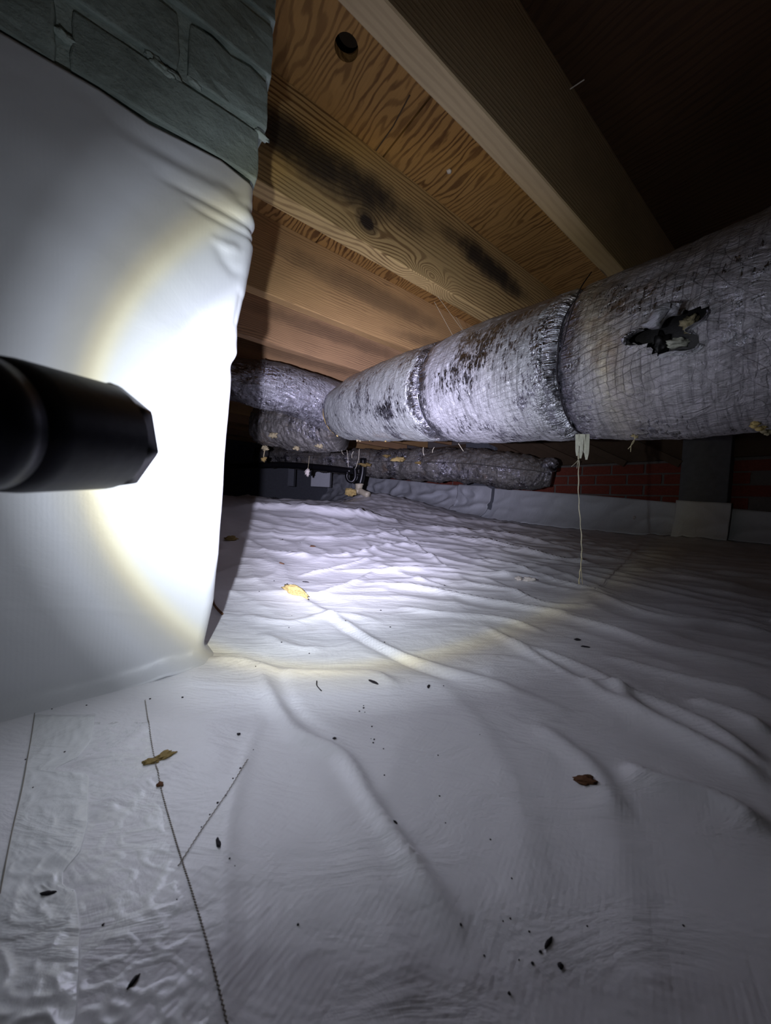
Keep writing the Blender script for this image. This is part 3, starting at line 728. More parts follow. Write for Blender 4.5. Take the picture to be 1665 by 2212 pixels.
# things deep in the dark on the left
a = atY(672, 1012, 4.6); b = atY(712, 1048, 4.6)
v, f = box(min(a[0], b[0]), max(a[0], b[0]), 4.6, 4.75, b[2]-.03, a[2]); o = obj('block', v, f, MAT['liner_far'], None, bevel=.01); tag(recenter(o), 'pale wrapped block far back, left of the black pipe', 'block')
a = atY(622, 1010, 4.4); b = atY(634, 1042, 4.4)
v, f = box(a[0], b[0], 4.4, 4.5, b[2]-.05, a[2]); o = obj('post', v, f, MAT['concrete'], None, bevel=.006); tag(recenter(o), 'small dim post far back under the crumpled duct', 'post')

# ------------------------------------------------------------------ main foil duct
def spz(q): return np.array([q@dS, q@dP, q[2]])
AXP = [(.84, -1.0, .285), (.85, -.5, .30), (.855, -.1, .315), (.86, .20, .325), (.865, .45, .340), (.875, .75, .370), (.885, 1.05, .400), (.885, 1.35, .418), (.87, 1.62, .42)]
RAD = [.172, .172, .172, .172, .168, .168, .162, .150, .120]
pth = smooth_path([SP(*q) for q in AXP], 400); pv = np.array([q@dP for q in pth])
ptb = np.array([q[1] for q in AXP])
def rad_at(p_): return float(np.interp(p_, ptb, RAD))
def p_of(x, y, s=.78): return float(ons(x, y, s)@dP)
creases = [p_of(1212, 800, .72), p_of(915, 870, .75), p_of(704, 880, .78)]
duct = thing('duct', 'large silver foil wrapped duct crossing from the right edge to the left', 'duct', tuple(SP(.86, .5, .16)))
def duct_section(name, pa, pb, mat, parent, seed, seg=150, extra=None, lump=.006):
    idx = [i for i in range(400) if pa-.004 <= pv[i] <= pb+.004]; pts = [pth[i] for i in range(idx[0], idx[-1]+1)]
    L = [0.0]
    for i in range(1, len(pts)): L.append(L[-1]+np.linalg.norm(pts[i]-pts[i-1]))
    n_ = max(12, int(L[-1]/.0065)); V = []; UV = []
    for i in range(n_):
        l = L[-1]*i/(n_-1); k_ = np.interp(l, L, range(len(pts))); a = int(min(k_, len(pts)-2)); c = pts[a]+(pts[a+1]-pts[a])*(k_-a)
        t_ = pts[a+1]-pts[a]; t_ /= np.linalg.norm(t_); u_ = np.array([t_[1], -t_[0], 0]); u_ /= np.linalg.norm(u_); w_ = np.cross(u_, t_)
        if w_[2] < 0: w_ = -w_
        pc = c@dP; r0 = rad_at(pc)
        e = min(l, L[-1]-l)
        for j in range(seg):
            an = 2*math.pi*j/seg; ca, sa = math.cos(an), math.sin(an)
            pinch = .013*math.exp(-(e/.010)**2)+.006*math.exp(-(e/.05)**2)
            # radiating puckers near each tied end
            puck = .0045*math.exp(-(e/.045)**2)*noise.noise(Vector((an*9, seed, e*10)))*1.6
            q = Vector((ca*r0, sa*r0, pc))
            h = lump*noise.noise(q*7+Vector((seed, 0, 0)))+.0030*noise.noise(q*24+Vector((0, seed, 0)))+.0016*(1-abs(noise.noise(Vector((an*5, pc*60, seed))))*3)
            sag = -.012*max(0, -sa)**3
            r_ = r0-pinch+puck+h
            V.append(c+u_*ca*r_+w_*(sa*r_+sag*0)); UV.append((pc, an*r0))
    Fc = grid_faces(n_, seg, True)
    if extra:
        cen, rr = extra; keep = []
        def lim_of(d):
            an = math.atan2(d[2], d@dP*.72); return an, rr*(1+.22*math.sin(an*3+1)+.16*math.sin(an*5+.5)+.09*math.sin(11*an))
        inside = []
        for k_ in range(len(V)):
            d = V[k_]-cen; q2 = np.array([0, 0, d[2]])+dP*(d@dP)*.72; rad_ = np.linalg.norm(q2); an, lim = lim_of(d); near = (d@dS) < .08
            inside.append(near and rad_ < lim)
            if near and rad_ > 1e-5 and abs(rad_-lim) < .0050:
                V[k_] = cen+d*(lim/rad_)*1.0 if rad_ < lim else cen+d*(1+(lim/rad_-1)*.9)
                inside[-1] = rad_ < lim-.0025
        for f in Fc:
            if sum(inside[i_] for i_ in f) < 2: keep.append(f)
        Fc = keep
    return obj(name, V, Fc, mat, parent, smooth=True, uv=UV)
PTA = np.array(pth)
def duct_hit(x, y, shrink=0.0):
    q = ray(x, y)
    t_ = .35
    while t_ < 3:
        c = q*t_; pc = c@dP
        a = np.array([np.interp(pc, pv, PTA[:, i]) for i in range(3)])
        d = c-a; d = d-dP*(d@dP)
        if np.linalg.norm(d) < rad_at(pc)-shrink: return c
        t_ += .002
    return None
hc = duct_hit(1450, 722)
s1 = duct_section('duct_section', -1.0, creases[0], MAT['foil_a'], duct, 1.0, 180, (hc, .031)); s1['label'] = 'dusty foil section with torn opening and thread grid'
s2 = duct_section('duct_section', creases[0], creases[1], MAT['foil_b'], duct, 5.0, lump=.004); s2['label'] = 'scuffed foil section in the middle of the duct'
s3 = duct_section('duct_section', creases[1], creases[2], MAT['foil_c'], duct, 9.0, lump=.006); s3['label'] = 'dusty pale foil section before the bend'
# inner sheet-metal pipe seen through the tear
pin = [pth[i] for i in range(0, 400, 8)]
v, f, u = tube(pin, [rad_at(q@dP)-.028 for q in pin], 48); obj('inner_pipe', v, f, MAT['inner'], duct, smooth=True)
# torn flaps round the opening, ragged insulation inside
nrm = hc-(SP(.86, hc@dP, .32)); nrm -= dP*(nrm@dP); nrm /= np.linalg.norm(nrm); tan1 = dP; tan2 = np.cross(nrm, tan1); 
if tan2[2] < 0: tan2 = -tan2
def flap(a0, a1, ln, curl, mat, name='torn_flap', r0=.026, tw=0.0):
    V = []; m_ = 14; kx_ = 12
    for i in range(m_):
        a = a0+(a1-a0)*i/(m_-1)
        rr = r0*(1+.22*math.sin(a*3+1)+.16*math.sin(a*5+.5))*1.06
        for j in range(kx_):
            t_ = j/(kx_-1); th = curl*t_; taper = 1-.35*t_*abs(2*i/(m_-1)-1)
            rad_ = rr+.002-ln*taper*math.sin(th)/max(.3, curl)*.8; out = .003+ln*taper*(1-math.cos(th))/max(.3, curl)*1.1
            out += .003*noise.noise(Vector((a*4, t_*5, curl)))
            V.append(hc+tan1*(math.cos(a))*rad_/.72+tan2*math.sin(a)*rad_+nrm*out)
    UV = [(v_[0]*1.0, v_[2]) for v_ in V]
    o = obj(name, V, grid_faces(m_, kx_), mat, duct, smooth=True, uv=UV); s_ = o.modifiers.new('t', 'SOLIDIFY'); s_.thickness = .0008
    return o
flap(R(40), R(112), .060, 3.6, MAT['foil_d'], r0=.031); flap(R(150), R(205), .018, 1.5, MAT['foil_d'], r0=.031); flap(R(225), R(290), .012, 1.2, MAT['foil_b'], r0=.031); flap(R(-5), R(35), .026, 3.0, MAT['foil_b'], r0=.031)
def blob(name, center, scale, mat, parent=None, seed=0, rough=.5, sub=3, frame=None, freq=2.0):
    bm = bmesh.new(); bmesh.ops.create_icosphere(bm, subdivisions=sub, radius=1)
    vs = []
    for v_ in bm.verts:
        c = v_.co; nn = 1+rough*noise.noise(c*freq+Vector((seed, seed*2, 0)))+rough*.5*noise.noise(c*freq*2.7+Vector((seed, 0, seed)))
        vs.append(np.array(center)+np.array([c.x*scale[0], c.y*scale[1], c.z*scale[2]])*nn)
    fs = [tuple(v_.index for v_ in f_.verts) for f_ in bm.faces]; bm.free()
    return obj(name, vs, fs, mat, parent, frame, smooth=True)
blob('insulation', hc-nrm*.024+tan1*.020-tan2*.008, (.012, .012, .018), MAT['inner'], duct, 3, .8)
blob('insulation', hc-nrm*.018-tan1*.018+tan2*.012, (.010, .010, .012), MAT['fluff'], duct, 4, .9)
blob('insulation', hc-nrm*.022-tan1*.004-tan2*.012, (.016, .010, .006), MAT['paper'], duct, 8, .9)
# tie cords and bands at the joints
def ring(pc, mat, name, r_, off=.0, a0=0, a1=360, wob=.003, lab=None, ext=None):
    i = int(np.argmin(abs(pv-pc))); c = pth[i]; t_ = pth[min(i+1, 399)]-pth[max(i-1, 0)]; t_ /= np.linalg.norm(t_); u_ = np.array([t_[1], -t_[0], 0]); u_ /= np.linalg.norm(u_); w_ = np.cross(u_, t_)
    if w_[2] < 0: w_ = -w_
    P = []
    for k_ in range(70):
        an = R(a0+(a1-a0)*k_/69); rr = rad_at(pc)-.0155+off; P.append(c+u_*math.cos(an)*rr+w_*math.sin(an)*rr+t_*wob*noise.noise(Vector((an*3, pc*9, 1))))
    v, f, u = tube(P, r_, 6); o = obj(name, v, f, mat, duct, smooth=True)
    if lab: o['label'] = lab
ring(creases[0], MAT['dark'], 'tie_cord', .0016, .002, lab='dark tie cord around the duct')
ring(creases[1], MAT['foil_d'], 'tie_cord', .0014, .002); ring(creases[2], MAT['foam_dull'], 'tie_cord', .002, .003)
# dark cord running on up to the ceiling
P = smooth_path([duct_hit(1214, 745)-nrm*0+np.array([0, -.004, 0]), duct_hit(1228, 690)+np.array([0, -.004, 0]), duct_hit(1250, 630)+np.array([0, -.004, 0.002]), atY(1277, 588, .86)], 20)
v, f, u = tube(P, .0012, 6); o = obj('cord', v, f, MAT['dark'], None, smooth=True); tag(recenter(o), 'thin dark cord rising over the top of the duct to the nearest joist', 'cord')
# insulation tufts and hanging fibres
def tuft(x, y, sc, mat, name='insulation_tuft', seed=0, n_=5):
    c = duct_hit(x, y)
    if c is None:
        for k_ in range(1, 30):
            c = duct_hit(x, y-k_)
            if c is not None: break
    if c is None: return
    P = []
    for k_ in range(n_):
        bm = bmesh.new(); bmesh.ops.create_icosphere(bm, subdivisions=2, radius=1); off = np.array([random.uniform(-1, 1), random.uniform(-.3, .1), random.uniform(-.8, .5)])*sc*.9
        vs = [c+off+np.array([v_.co.x, v_.co.y, v_.co.z*.8])*sc*random.uniform(.45, .6)*(1+.6*noise.noise(v_.co*2.5+Vector((k_, seed, 0)))) for v_ in bm.verts]
        P.append((vs, [tuple(v_.index for v_ in f_.verts) for f_ in bm.faces])); bm.free()
    v, f, u = join(P); return obj(name, v, f, mat, duct, smooth=True)
tuft(1638, 918, .009, MAT['foam'], seed=1, n_=8); tuft(1655, 930, .008, MAT['fluff'], seed=2); tuft(1372, 940, .006, MAT['fluff'], seed=3)
tuft(727, 941, .007, MAT['foam'], seed=4, n_=2); tuft(800, 964, .009, MAT['foam'], seed=5, n_=4); tuft(775, 975, .009, MAT['fluff'], seed=6, n_=5); tuft(835, 968, .008, MAT['foam_dull'], seed=7, n_=4)
def fibre(x0, y0, x1, y1, Y, r_=.0007, parent=duct, mat='twine'):
    a, b = atY(x0, y0, Y), atY(x1, y1, Y+.01); m_ = (a+b)/2+np.array([random.uniform(-.006, .006), 0, 0])
    v, f, u = tube(smooth_path([a, m_, b], 8), r_, 5); return obj('hanging_fibre', v, f, MAT[mat], parent, smooth=True)
for q in [(1370, 938, 1356, 970, .70), (1378, 940, 1362, 976, .70), (776, 970, 768, 1012, 1.62), (749, 972, 752, 1008, 1.68), (763, 975, 760, 990, 1.65), (990, 958, 1001, 975, 1.12), (914, 966, 916, 985, 1.3), (938, 966, 934, 978, 1.3), (738, 972, 742, 982, 1.7)]: fibre(*q)

# frayed strip and twine hanging under the duct
Yt = .735
V = []; Fc = []
cols_ = [(1243, 1249, 985), (1248, 1255, 965), (1253, 1259, 990), (1257, 1263, 978), (1261, 1267, 988), (1265, 1272, 993)]
P = []
for i, (xa, xb, yb) in enumerate(cols_):
    vv = []
    for k_ in range(10):
        t_ = k_/9; y = 938+(yb-938)*t_; sh = 3*t_*t_*math.sin(i*2.3); wdt = 1 if t_ < .75 else 1-(t_-.75)*2.2
        xm = (xa+xb)/2+sh
        for sgn in (-1, 1): vv.append(atY(xm+sgn*(xb-xa)/2*1.15*wdt, y, Yt+.004*math.sin(i*1.7+t_*3)))
    P.append((vv, grid_faces(10, 2)))
v, f, u = join(P); o = obj('frayed_strip', v, f, MAT['paper'], None); s_ = o.modifiers.new('t', 'SOLIDIFY'); s_.thickness = .0012
tag(recenter(o), 'frayed pale strip hanging below the big duct', 'strip')
P = smooth_path([atY(x, y, Yt+.002) for x, y in [(1248, 975), (1250, 1000), (1249, 1050), (1251, 1100), (1255, 1150), (1256, 1190), (1255, 1215), (1252, 1240), (1250, 1262)]], 60)
P = [q+np.array([.0006*math.sin(i*1.1), .0006*math.cos(i*1.1), 0]) for i, q in enumerate(P)]
v1 = tube(P, [.00085+.0004*abs(math.sin(i*.35)) for i in range(60)], 6)
v2 = tube(smooth_path([atY(x, y, Yt) for x, y in [(1255, 1205), (1255, 1230), (1258, 1262)]], 12), .0006, 5); v3 = tube(smooth_path([atY(x, y, Yt) for x, y in [(1250, 992), (1243, 1000), (1234, 1008)]], 8), .0005, 5)
v4 = tube(smooth_path([atY(x, y, Yt) for x, y in [(1254, 985), (1248, 995), (1246, 1012)]], 8), .0005, 5)
v, f, u = join([v1, v2, v3, v4]); o = obj('twine', v, f, MAT['twine'], None, smooth=True); tag(recenter(o), 'thin frayed twine dangling from the pale strip down to the floor', 'twine')

# ------------------------------------------------------------------ bend of the duct towards the pier, and the dull duct behind it
def free_duct(name, pts, rads, mat, parent, seed, seg=90, n_=110, lump=.007, cap=True):
    P = smooth_path(pts, n_); k_ = np.linspace(0, len(pts)-1, n_); rr = [float(np.interp(a, range(len(rads)), rads)) for a in k_]
    v, f, u = tube(P, rr, seg, cap); V = []
    for i in range(n_):
        for j in range(seg):
            q = np.array(v[i*seg+j]); d = q-P[i]; d = d/np.linalg.norm(d); vq = Vector(q)
            V.append(q+d*(lump*noise.noise(vq*8+Vector((seed, 0, 0)))+lump*.5*noise.noise(vq*26+Vector((seed, 3, 0)))+lump*.3*(1-3*abs(noise.noise(vq*45)))))
    return obj(name, V, f, mat, parent, smooth=True, uv=u)
A0 = atY(716, 880, 1.90)+np.array([.02, .0, 0])
bend = [A0, atY(660, 855, 1.80), atY(600, 838, 1.72), atY(552, 828, 1.68), atY(505, 819, 1.66), atY(440, 812, 1.66)]
o = free_duct('duct_section', bend, [.135, .120, .112, .108, .100, .098], MAT['foil_d'], duct, 14.0, lump=.006); o['label'] = 'crumpled bright foil bend turning towards the pier'
# collar fold where the bend starts
q0 = atY(566, 831, 1.69); tt = bend[3]-bend[2]; tt /= np.linalg.norm(tt); P = []
for k_ in range(40):
    an = 2*math.pi*k_/40; u_ = np.cross(tt, [0, 0, 1.]); u_ /= np.linalg.norm(u_); w_ = np.cross(u_, tt); P.append(q0+(u_*math.cos(an)+w_*math.sin(an))*.113)
P.append(P[0]); v, f, u = tube(P, .004, 6); obj('tie_cord', v, f, MAT['foil_d'], duct, smooth=True, uv=u)
low = [atY(735, 925, 2.02), atY(680, 925, 2.08), atY(620, 922, 2.14), atY(566, 918, 2.2)]
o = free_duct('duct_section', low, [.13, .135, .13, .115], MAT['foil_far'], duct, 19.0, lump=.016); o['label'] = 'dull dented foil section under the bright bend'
for (x, y, sc) in [(590, 940, .02), (572, 968, .018), (640, 968, .016), (690, 962, .022)]:
    c = atY(x, y, 2.0); o = blob('insulation_tuft', c, (sc, sc*.6, sc*.7), MAT['fluff'], None, x, .9); tag(recenter(o), {590: 'yellowish insulation tuft on the side of the dull dented duct', 572: 'insulation tuft at the lower left corner of the dull duct', 640: 'insulation tuft under the middle of the dull duct', 690: 'insulation tuft where the dull duct meets the big duct'}[x], 'insulation')
c = atY(569, 992, 1.98); o = blob('foam_scrap', c, (.014, .012, .012), MAT['foam_dull'], None, 5, .8); th = recenter(o); tag(th, 'small tan foam scrap dangling below the dull duct beside the pier', 'foam scrap')
v, f, u = tube(smooth_path([atY(573, 962, 1.98), atY(571, 975, 1.98), atY(569, 988, 1.98)], 8), .003, 6); o = obj('fibre_strand', v, f, MAT['fluff'], None, smooth=True); tag(recenter(o), 'fuzzy strand holding the small foam scrap below the dull duct', 'strand')
c = atY(664, 1020, 2.3); o = blob('insulation_tuft', c, (.014, .01, .022), MAT['fluffw'], None, 15, .9); tag(recenter(o), 'small pale fluff hanging left of the black trap pipe', 'insulation')
v, f, u = tube([atY(668, 985, 2.3), atY(665, 1015, 2.3)], .0015, 5); o = obj('fibre_strand', v, f, MAT['fluff'], None); tag(recenter(o), 'thin strand from which the small pale fluff hangs', 'strand')

# ------------------------------------------------------------------ low duct in the background
lowd = [atY(560, 985, 3.9), atY(680, 992, 3.6), atY(800, 1000, 3.35), atY(900, 1003, 3.1), atY(1000, 1006, 2.9), atY(1090, 1014, 2.7), atY(1160, 1022, 2.6), atY(1192, 1026, 2.55)]
lduct = thing('low_duct', 'long sagging dusty foil duct in the background, in front of the red brick wall', 'duct', tuple(atY(900, 1035, 3.1)))
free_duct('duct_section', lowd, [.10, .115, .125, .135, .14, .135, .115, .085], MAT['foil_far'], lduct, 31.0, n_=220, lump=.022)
o = blob('foil_end', atY(1186, 1004, 2.5), (.055, .05, .05), MAT['foil_d'], lduct, 41, .35, 4); o['label'] = 'shiny crumpled foil end'
for i, (x, y, sc) in enumerate([(860, 992, .035), (905, 1000, .022), (790, 1004, .03), (835, 985, .02)]):
    o = blob('insulation_tuft', atY(x, y, 2.95+.1*(i == 2)), (sc*1.4, sc*.5, sc*.5), MAT['foam' if i == 0 else 'foam_dull'], None, 50+i, 1.0)
    tag(recenter(o), ['bright yellow insulation bulging from the low background duct', 'dull insulation scrap just right of the bright yellow bulge', 'ragged insulation above the black pipe', 'small insulation scrap just above the yellow bulge'][i], 'insulation')
pipeP = smooth_path([atY(500, 1008, 3.6), atY(600, 1004, 3.5), atY(690, 1010, 3.3), atY(760, 1018, 3.2)], 30)
v, f, u = tube(pipeP, .030, 16); o = obj('drain_pipe', v, f, MAT['black'], None, smooth=True); tag(recenter(o), 'dark horizontal drain pipe far back, running left from the trap', 'pipe')

# ------------------------------------------------------------------ black trap pipe, cream fitting and foam
trap = thing('trap_pipe', 'black vertical pipe with a small curved trap beside it, in the background', 'pipe', tuple(atY(778, 1064, 3.1)))
P = [atY(784, 990, 3.1), atY(783, 1020, 3.1), atY(777, 1047, 3.1)]; v, f, u = tube(smooth_path(P, 12), .028, 20); obj('vertical_pipe', v, f, MAT['black'], trap, smooth=True)
P = [atY(766, 1008, 3.06), atY(767, 1030, 3.06), atY(761, 1040, 3.06), atY(753, 1038, 3.06), atY(749, 1030, 3.06), atY(750, 1022, 3.06)]; v, f, u = tube(smooth_path(P, 30), .0165, 16); obj('trap_bend', v, f, MAT['black'], trap, smooth=True)
v, f, u = tube([atY(750, 1024, 3.06), atY(750, 1019, 3.06)], .021, 16); obj('collar', v, f, MAT['black'], trap, smooth=True)
v, f, u = tube([atY(764, 1026, 3.06), atY(784, 1024, 3.1)], .014, 12); obj('side_arm', v, f, MAT['black'], trap, smooth=True)
fit = thing('pipe_fitting', 'cream plastic fitting at the foot of the black vertical pipe', 'pipe fitting', tuple(atY(772, 1066, 3.1)))
v, f, u = tube(smooth_path([atY(776, 1046, 3.1), atY(774, 1056, 3.1), atY(771, 1064, 3.08)], 8), [.033]*3+[.029]*5, 20); obj('socket', v, f, MAT['cream'], fit, smooth=True)
v, f, u = tube(smooth_path([atY(775, 1058, 3.1), atY(784, 1064, 3.05), atY(796, 1069, 3.0)], 8), .026, 18); obj('branch', v, f, MAT['cream'], fit, smooth=True)
v, f, u = tube([atY(776, 1045, 3.1), atY(776, 1048, 3.1)], .038, 20); obj('rim', v, f, MAT['cream'], fit, smooth=True)
o = blob('foam_blob', atY(757, 1063, 3.0), (.045, .03, .034), MAT['foam'], None, 61, .45, 4); tag(recenter(o), 'lumpy tan foam blob left of the cream pipe fitting', 'foam')

# ------------------------------------------------------------------ odds and ends hanging above
o = blob('fluff', onz(1268, 440, .80), (.020, .010, .008), MAT['fluffw'], None, 71, .9, 3); tag(recenter(o), 'wisp of white fluff caught under the dark subfloor, right of the nearest joist', 'fluff')
o = blob('fluff', onz(1293, 425, .80), (.010, .009, .012), MAT['fluffw'], None, 74, .7, 3); tag(recenter(o), 'rounded pinkish scrap at the right end of the white fluff', 'fluff')
P = smooth_path([onz(1165, 222, .875), onz(1210, 205, .870), onz(1262, 172, .875)], 12); v, f, u = tube(P, .0012, 5); o = obj('cobweb', v, f, MAT['fluffw'], None); tag(recenter(o), 'faint pale cobweb thread across the dark subfloor', 'cobweb')
for i, (a, b) in enumerate([((938, 652), (985, 738)), ((985, 685), (1000, 712)), ((945, 640), (1000, 715))]):
    v, f, u = tube([atY(*a, 1.05), atY(*b, 1.12)], .0004, 4); o = obj('cobweb', v, f, MAT['twine'], None); tag(recenter(o), ['longest cobweb thread from the knotted joist down to the duct', 'shortest cobweb thread, low down just above the duct', 'steep cobweb thread on the right of the other two'][i], 'cobweb', 'cobweb threads by the knotted joist')
o = blob('fluff', onz(970, 370, .882), (.007, .007, .004), MAT['fluffw'], None, 77, .6, 2); tag(recenter(o), 'small pale spot of fluff on the wavy plywood', 'fluff')

# ------------------------------------------------------------------ debris on the floor sheet
def chip(x, y, L, Wd, Ht, ang, mat, name, label, cat, seed=0, rough=.5, group=None, sub=3):
    c = on_floor(x, y); bm = bmesh.new(); bmesh.ops.create_icosphere(bm, subdivisions=sub, radius=1); ca, sa = math.cos(ang), math.sin(ang); vs = []
    for v_ in bm.verts:
        k_ = v_.co; nn = 1+rough*noise.noise(k_*1.8+Vector((seed, 0, 0)))+rough*.5*noise.noise(k_*5+Vector((0, seed, 0)))
        a, b, h = k_.x*L*nn, k_.y*Wd*nn, k_.z*Ht*nn
        X_, Y_ = c[0]+a*ca-b*sa, c[1]+a*sa+b*ca; vs.append((X_, Y_, fz(X_, Y_)+max(.0002, h+Ht*.75)))
    fs = [tuple(v_.index for v_ in f_.verts) for f_ in bm.faces]; bm.free()
    o = obj(name, vs, fs, MAT[mat], None, smooth=True); return tag(recenter(o), label, cat, group)
chip(634, 1284, .043, .0080, .0075, -.66, 'foam', 'foam_chunk', 'long yellow foam chunk lying on the lit white floor sheet', 'foam', 3, .45, sub=4)
chip(357, 1633, .0065, .0040, .0012, .5, 'foam_dull', 'foam_flake', 'tan foam flake on the sheet, upper right one of the touching pair', 'foam', 8, .7)
chip(327, 1646, .0065, .0028, .0010, .15, 'foam_dull', 'foam_flake', 'tan foam flake on the sheet, lower left one of the touching pair', 'foam', 9, .7)
chip(499, 1168, .020, .016, .008, .3, 'foam_dull', 'foam_scrap', 'brownish foam scrap in the shadow strip beside the pier', 'foam', 12, .9)
chip(676, 1180, .012, .008, .002, -.3, 'brown', 'leaf_scrap', 'curled brown leaf scrap on the brightly lit sheet', 'leaf', 14, .5)
chip(1261, 1690, .0075, .0045, .0020, -.4, 'brown', 'leaf_scrap', 'dark brown scrap alone on the grey sheet, right of centre', 'leaf', 15, .7)
chip(345, 1697, .0022, .0018, .0012, .2, 'brown', 'brown_crumb', 'reddish brown crumb on the stitched seam below the foam flakes', 'crumb', 16, .5)
chip(104, 1932, .0040, .0011, .0009, .1, 'dark', 'dark_chip', 'blue black chip on the tape strip at the lower left', 'chip', 21, .4)
chip(471, 1823, .0034, .0012, .0009, -.9, 'dark', 'dark_chip', 'dark chip right of the stitched seam', 'chip', 22, .4)
chip(288, 2122, .0026, .0009, .0007, 1.1, 'dark', 'dark_chip', 'small dark chip near the bottom edge, left of the stitched seam', 'chip', 23, .4)
chip(1184, 2038, .0034, .0008, .0007, .6, 'dark', 'dark_chip', 'thin dark chip at the lower right of the sheet', 'chip', 24, .3)
chip(515, 1587, .0016, .0013, .0009, .2, 'dark', 'dark_crumb', 'tiny dark crumb above the dashed stitch line', 'crumb', 25, .4)
chip(1210, 2088, .0014, .0011, .0008, .2, 'dark', 'dark_crumb', 'tiny dark crumb below the thin chip at the lower right', 'crumb', 26, .4)
chip(854, 1778, .0014, .0012, .0008, .2, 'dark', 'dark_crumb', 'tiny dark crumb on the middle of the grey sheet', 'crumb', 27, .4)
chip(722, 1596, .0016, .0012, .0008, .2, 'dark', 'dark_crumb', 'tiny dark crumb beside the long curved fold', 'crumb', 28, .4)
chip(1247, 1383, .0060, .0030, .0015, .2, 'dark', 'dark_chip', 'small dark chip on the dim sheet, upper one of two', 'chip', 29, .4)
chip(1263, 1398, .0060, .0018, .0012, -.3, 'dark', 'dark_chip', 'small dark chip on the dim sheet, lower one of two', 'chip', 30, .4)
chip(1120, 1253, .010, .007, .005, .2, 'fluffw', 'pale_scrap', 'pale scrap on the floor left of the twine, left of the pair', 'scrap', 31, .7)
chip(1141, 1258, .016, .006, .005, -.1, 'fluffw', 'pale_scrap', 'longer pale scrap on the floor left of the twine, right of the pair', 'scrap', 32, .8)
chip(807, 1475, .0065, .0016, .0010, -.5, 'dark', 'dark_chip', 'dark sliver just below the bright beam edge', 'chip', 33, .3)
chip(925, 1484, .0035, .0014, .0010, 1.2, 'dark', 'dark_chip', 'short forked dark bit right of the sliver below the beam', 'chip', 34, .5)
chip(609, 1218, .007, .004, .002, .0, 'brown', 'brown_crumb', 'brown crumb above the yellow foam chunk', 'crumb', 35, .5)
chip(660, 1258, .008, .002, .0015, -.2, 'dark', 'dark_chip', 'dark sliver above the right end of the foam chunk', 'chip', 36, .3)
o = floor_line('twig', [(458, 1290), (462, 1305), (470, 1316), (480, 1326)], .0022, MAT['brown'], .003, 20); tag(recenter(o), 'short reddish twig in the shadow at the foot of the pier', 'twig')
o = floor_line('fibre', [(684, 1471), (684, 1480), (690, 1488), (694, 1492)], .0006, MAT['dark'], .001, 14); tag(recenter(o), 'curly dark hair like fibre just below the beam edge', 'fibre')
o = blob('foil_scrap', on_floor(1370, 1122)+np.array([0, 0, .02]), (.008, .004, .012), MAT['fluffw'], None, 83, .6, 2); 
q = ons(1370, 1118, WS-.09); o.location = tuple(q-(on_floor(1370, 1122)+np.array([0, 0, .02]))); tag(recenter(o), 'tiny pale speck on the grey sheet under the bricks', 'scrap')
SPX = [(785, 1525), (788, 1539), (803, 1570), (801, 1596), (808, 1598), (806, 1605), (828, 1618), (830, 1675), (946, 1632), (949, 1720), (1036, 1587), (962, 1778), (1059, 1814), (1105, 1898), (995, 1998), (1102, 1985), (1086, 1990), (1143, 2013), (1167, 2057), (1046, 2065),
       (1121, 2074), (1150, 2082), (1268, 2001), (1476, 2000), (1100, 2147), (643, 1998), (140, 1625), (124, 1669), (82, 1693), (72, 1702), (55, 1641), (190, 1578), (120, 1527), (112, 1532), (394, 1507), (324, 1510), (187, 1524), (157, 1925), (382, 1943), (88, 2080), (223, 1998), (519, 1660), (503, 1682), (488, 1719), (470, 1735), (453, 1760), (435, 1787),
       (496, 1855), (507, 1871), (547, 1620), (620, 1262), (630, 1330), (560, 1278), (592, 1255), (666, 1296), (746, 1341), (624, 1356), (822, 1319), (830, 1388), (668, 1412), (608, 1388), (552, 1440), (843, 1355), (960, 1265), (958, 1482), (785, 1530), (776, 1537), (610, 1170), (648, 1174), (740, 1108)]
P = []
for i, (x, y) in enumerate(SPX):
    c = on_floor(x, y); r_ = max(.0005, np.linalg.norm(c)*.0016)*random.uniform(.7, 1.6); bm = bmesh.new(); bmesh.ops.create_icosphere(bm, subdivisions=1, radius=1)
    P.append(([c+np.array([v_.co.x*r_*random.uniform(.7, 1.4), v_.co.y*r_, v_.co.z*r_*.6+r_*.4]) for v_ in bm.verts], [tuple(v_.index for v_ in f_.verts) for f_ in bm.faces])); bm.free()
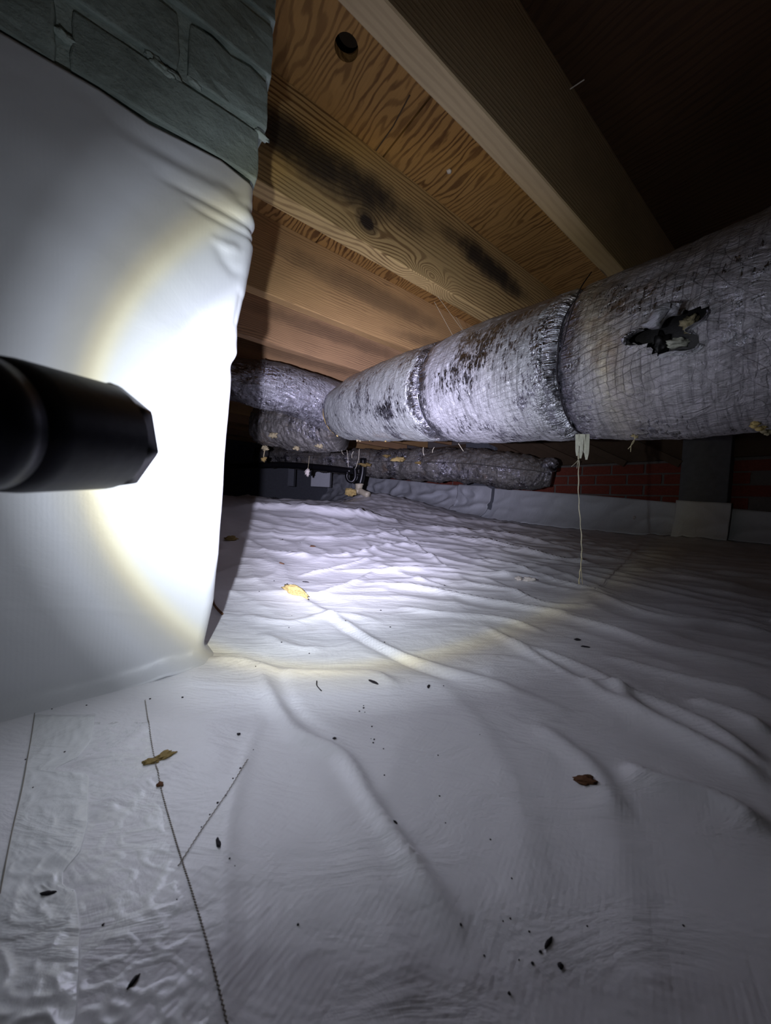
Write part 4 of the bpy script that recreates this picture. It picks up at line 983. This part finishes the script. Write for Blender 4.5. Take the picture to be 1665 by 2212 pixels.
v, f, u = join(P); o = obj('dirt_specks', v, f, MAT['dark'], None, smooth=True); tag(o, 'fine dark dirt specks scattered over the white floor sheet', 'dirt', kind='stuff')

# ------------------------------------------------------------------ the torch itself, at the left edge close to the camera
torch = thing('flashlight', 'black flashlight reaching in from the left edge, pointing at the plastic sheet', 'flashlight', tuple(LAMP-AX*.05))
u_ = np.cross(AX, [0, 0, 1.]); u_ /= np.linalg.norm(u_); w_ = np.cross(u_, AX)
def lathe(name, prof_, mat, seg=48, facet=0, smooth=True, lab=None, a_off=.25):
    V = []
    for (a, r_) in prof_:
        for j in range(seg):
            an = 2*math.pi*j/seg; rr = r_
            if facet and a > -.006: 
                fa = 2*math.pi/facet; rr = r_*math.cos(fa/2)/math.cos(((an+a_off) % fa)-fa/2)*1.03
            V.append(LAMP+AX*a+(u_*math.cos(an)+w_*math.sin(an))*rr)
    o = obj(name, V, grid_faces(len(prof_), seg, True), mat, torch, smooth=smooth)
    if lab: o['label'] = lab
    return o
lathe('head', [(-.040, .0165), (-.0385, .0178), (-.034, .0184), (-.020, .0186), (-.010, .0188), (-.0066, .0188)], MAT['torch'])
lathe('bezel', [(-.0066, .0187), (-.005, .0189), (-.0012, .0187), (0, .0178), (0, .0160), (-.003, .0155)], MAT['torch'], 80, 8)
lathe('reflector', [(-.003, .0155), (-.008, .0120), (-.014, .0060), (-.015, .0001)], plain('mirror_reflector', (.6, .6, .6), .15, 0, 50, 1))
lathe('neck', [(-.050, .0150), (-.047, .0168), (-.0445, .0172), (-.0405, .0172), (-.040, .0150)], MAT['torch'])
lathe('body', [(-.15, .0001), (-.15, .0125), (-.145, .0135), (-.060, .0135), (-.052, .0150), (-.050, .0150)], MAT['torch'])
for k_ in range(8):
    lathe('grip_ring', [(-.070-.009*k_, .0136), (-.071-.009*k_, .0144), (-.075-.009*k_, .0144), (-.076-.009*k_, .0136)], MAT['torch'], 32)
lathe('tail_switch', [(-.153, .0001), (-.153, .007), (-.150, .0075)], MAT['black'])

for o in ROOTS+[ceiling, wall]:
    if '_m' in o: del o['_m']
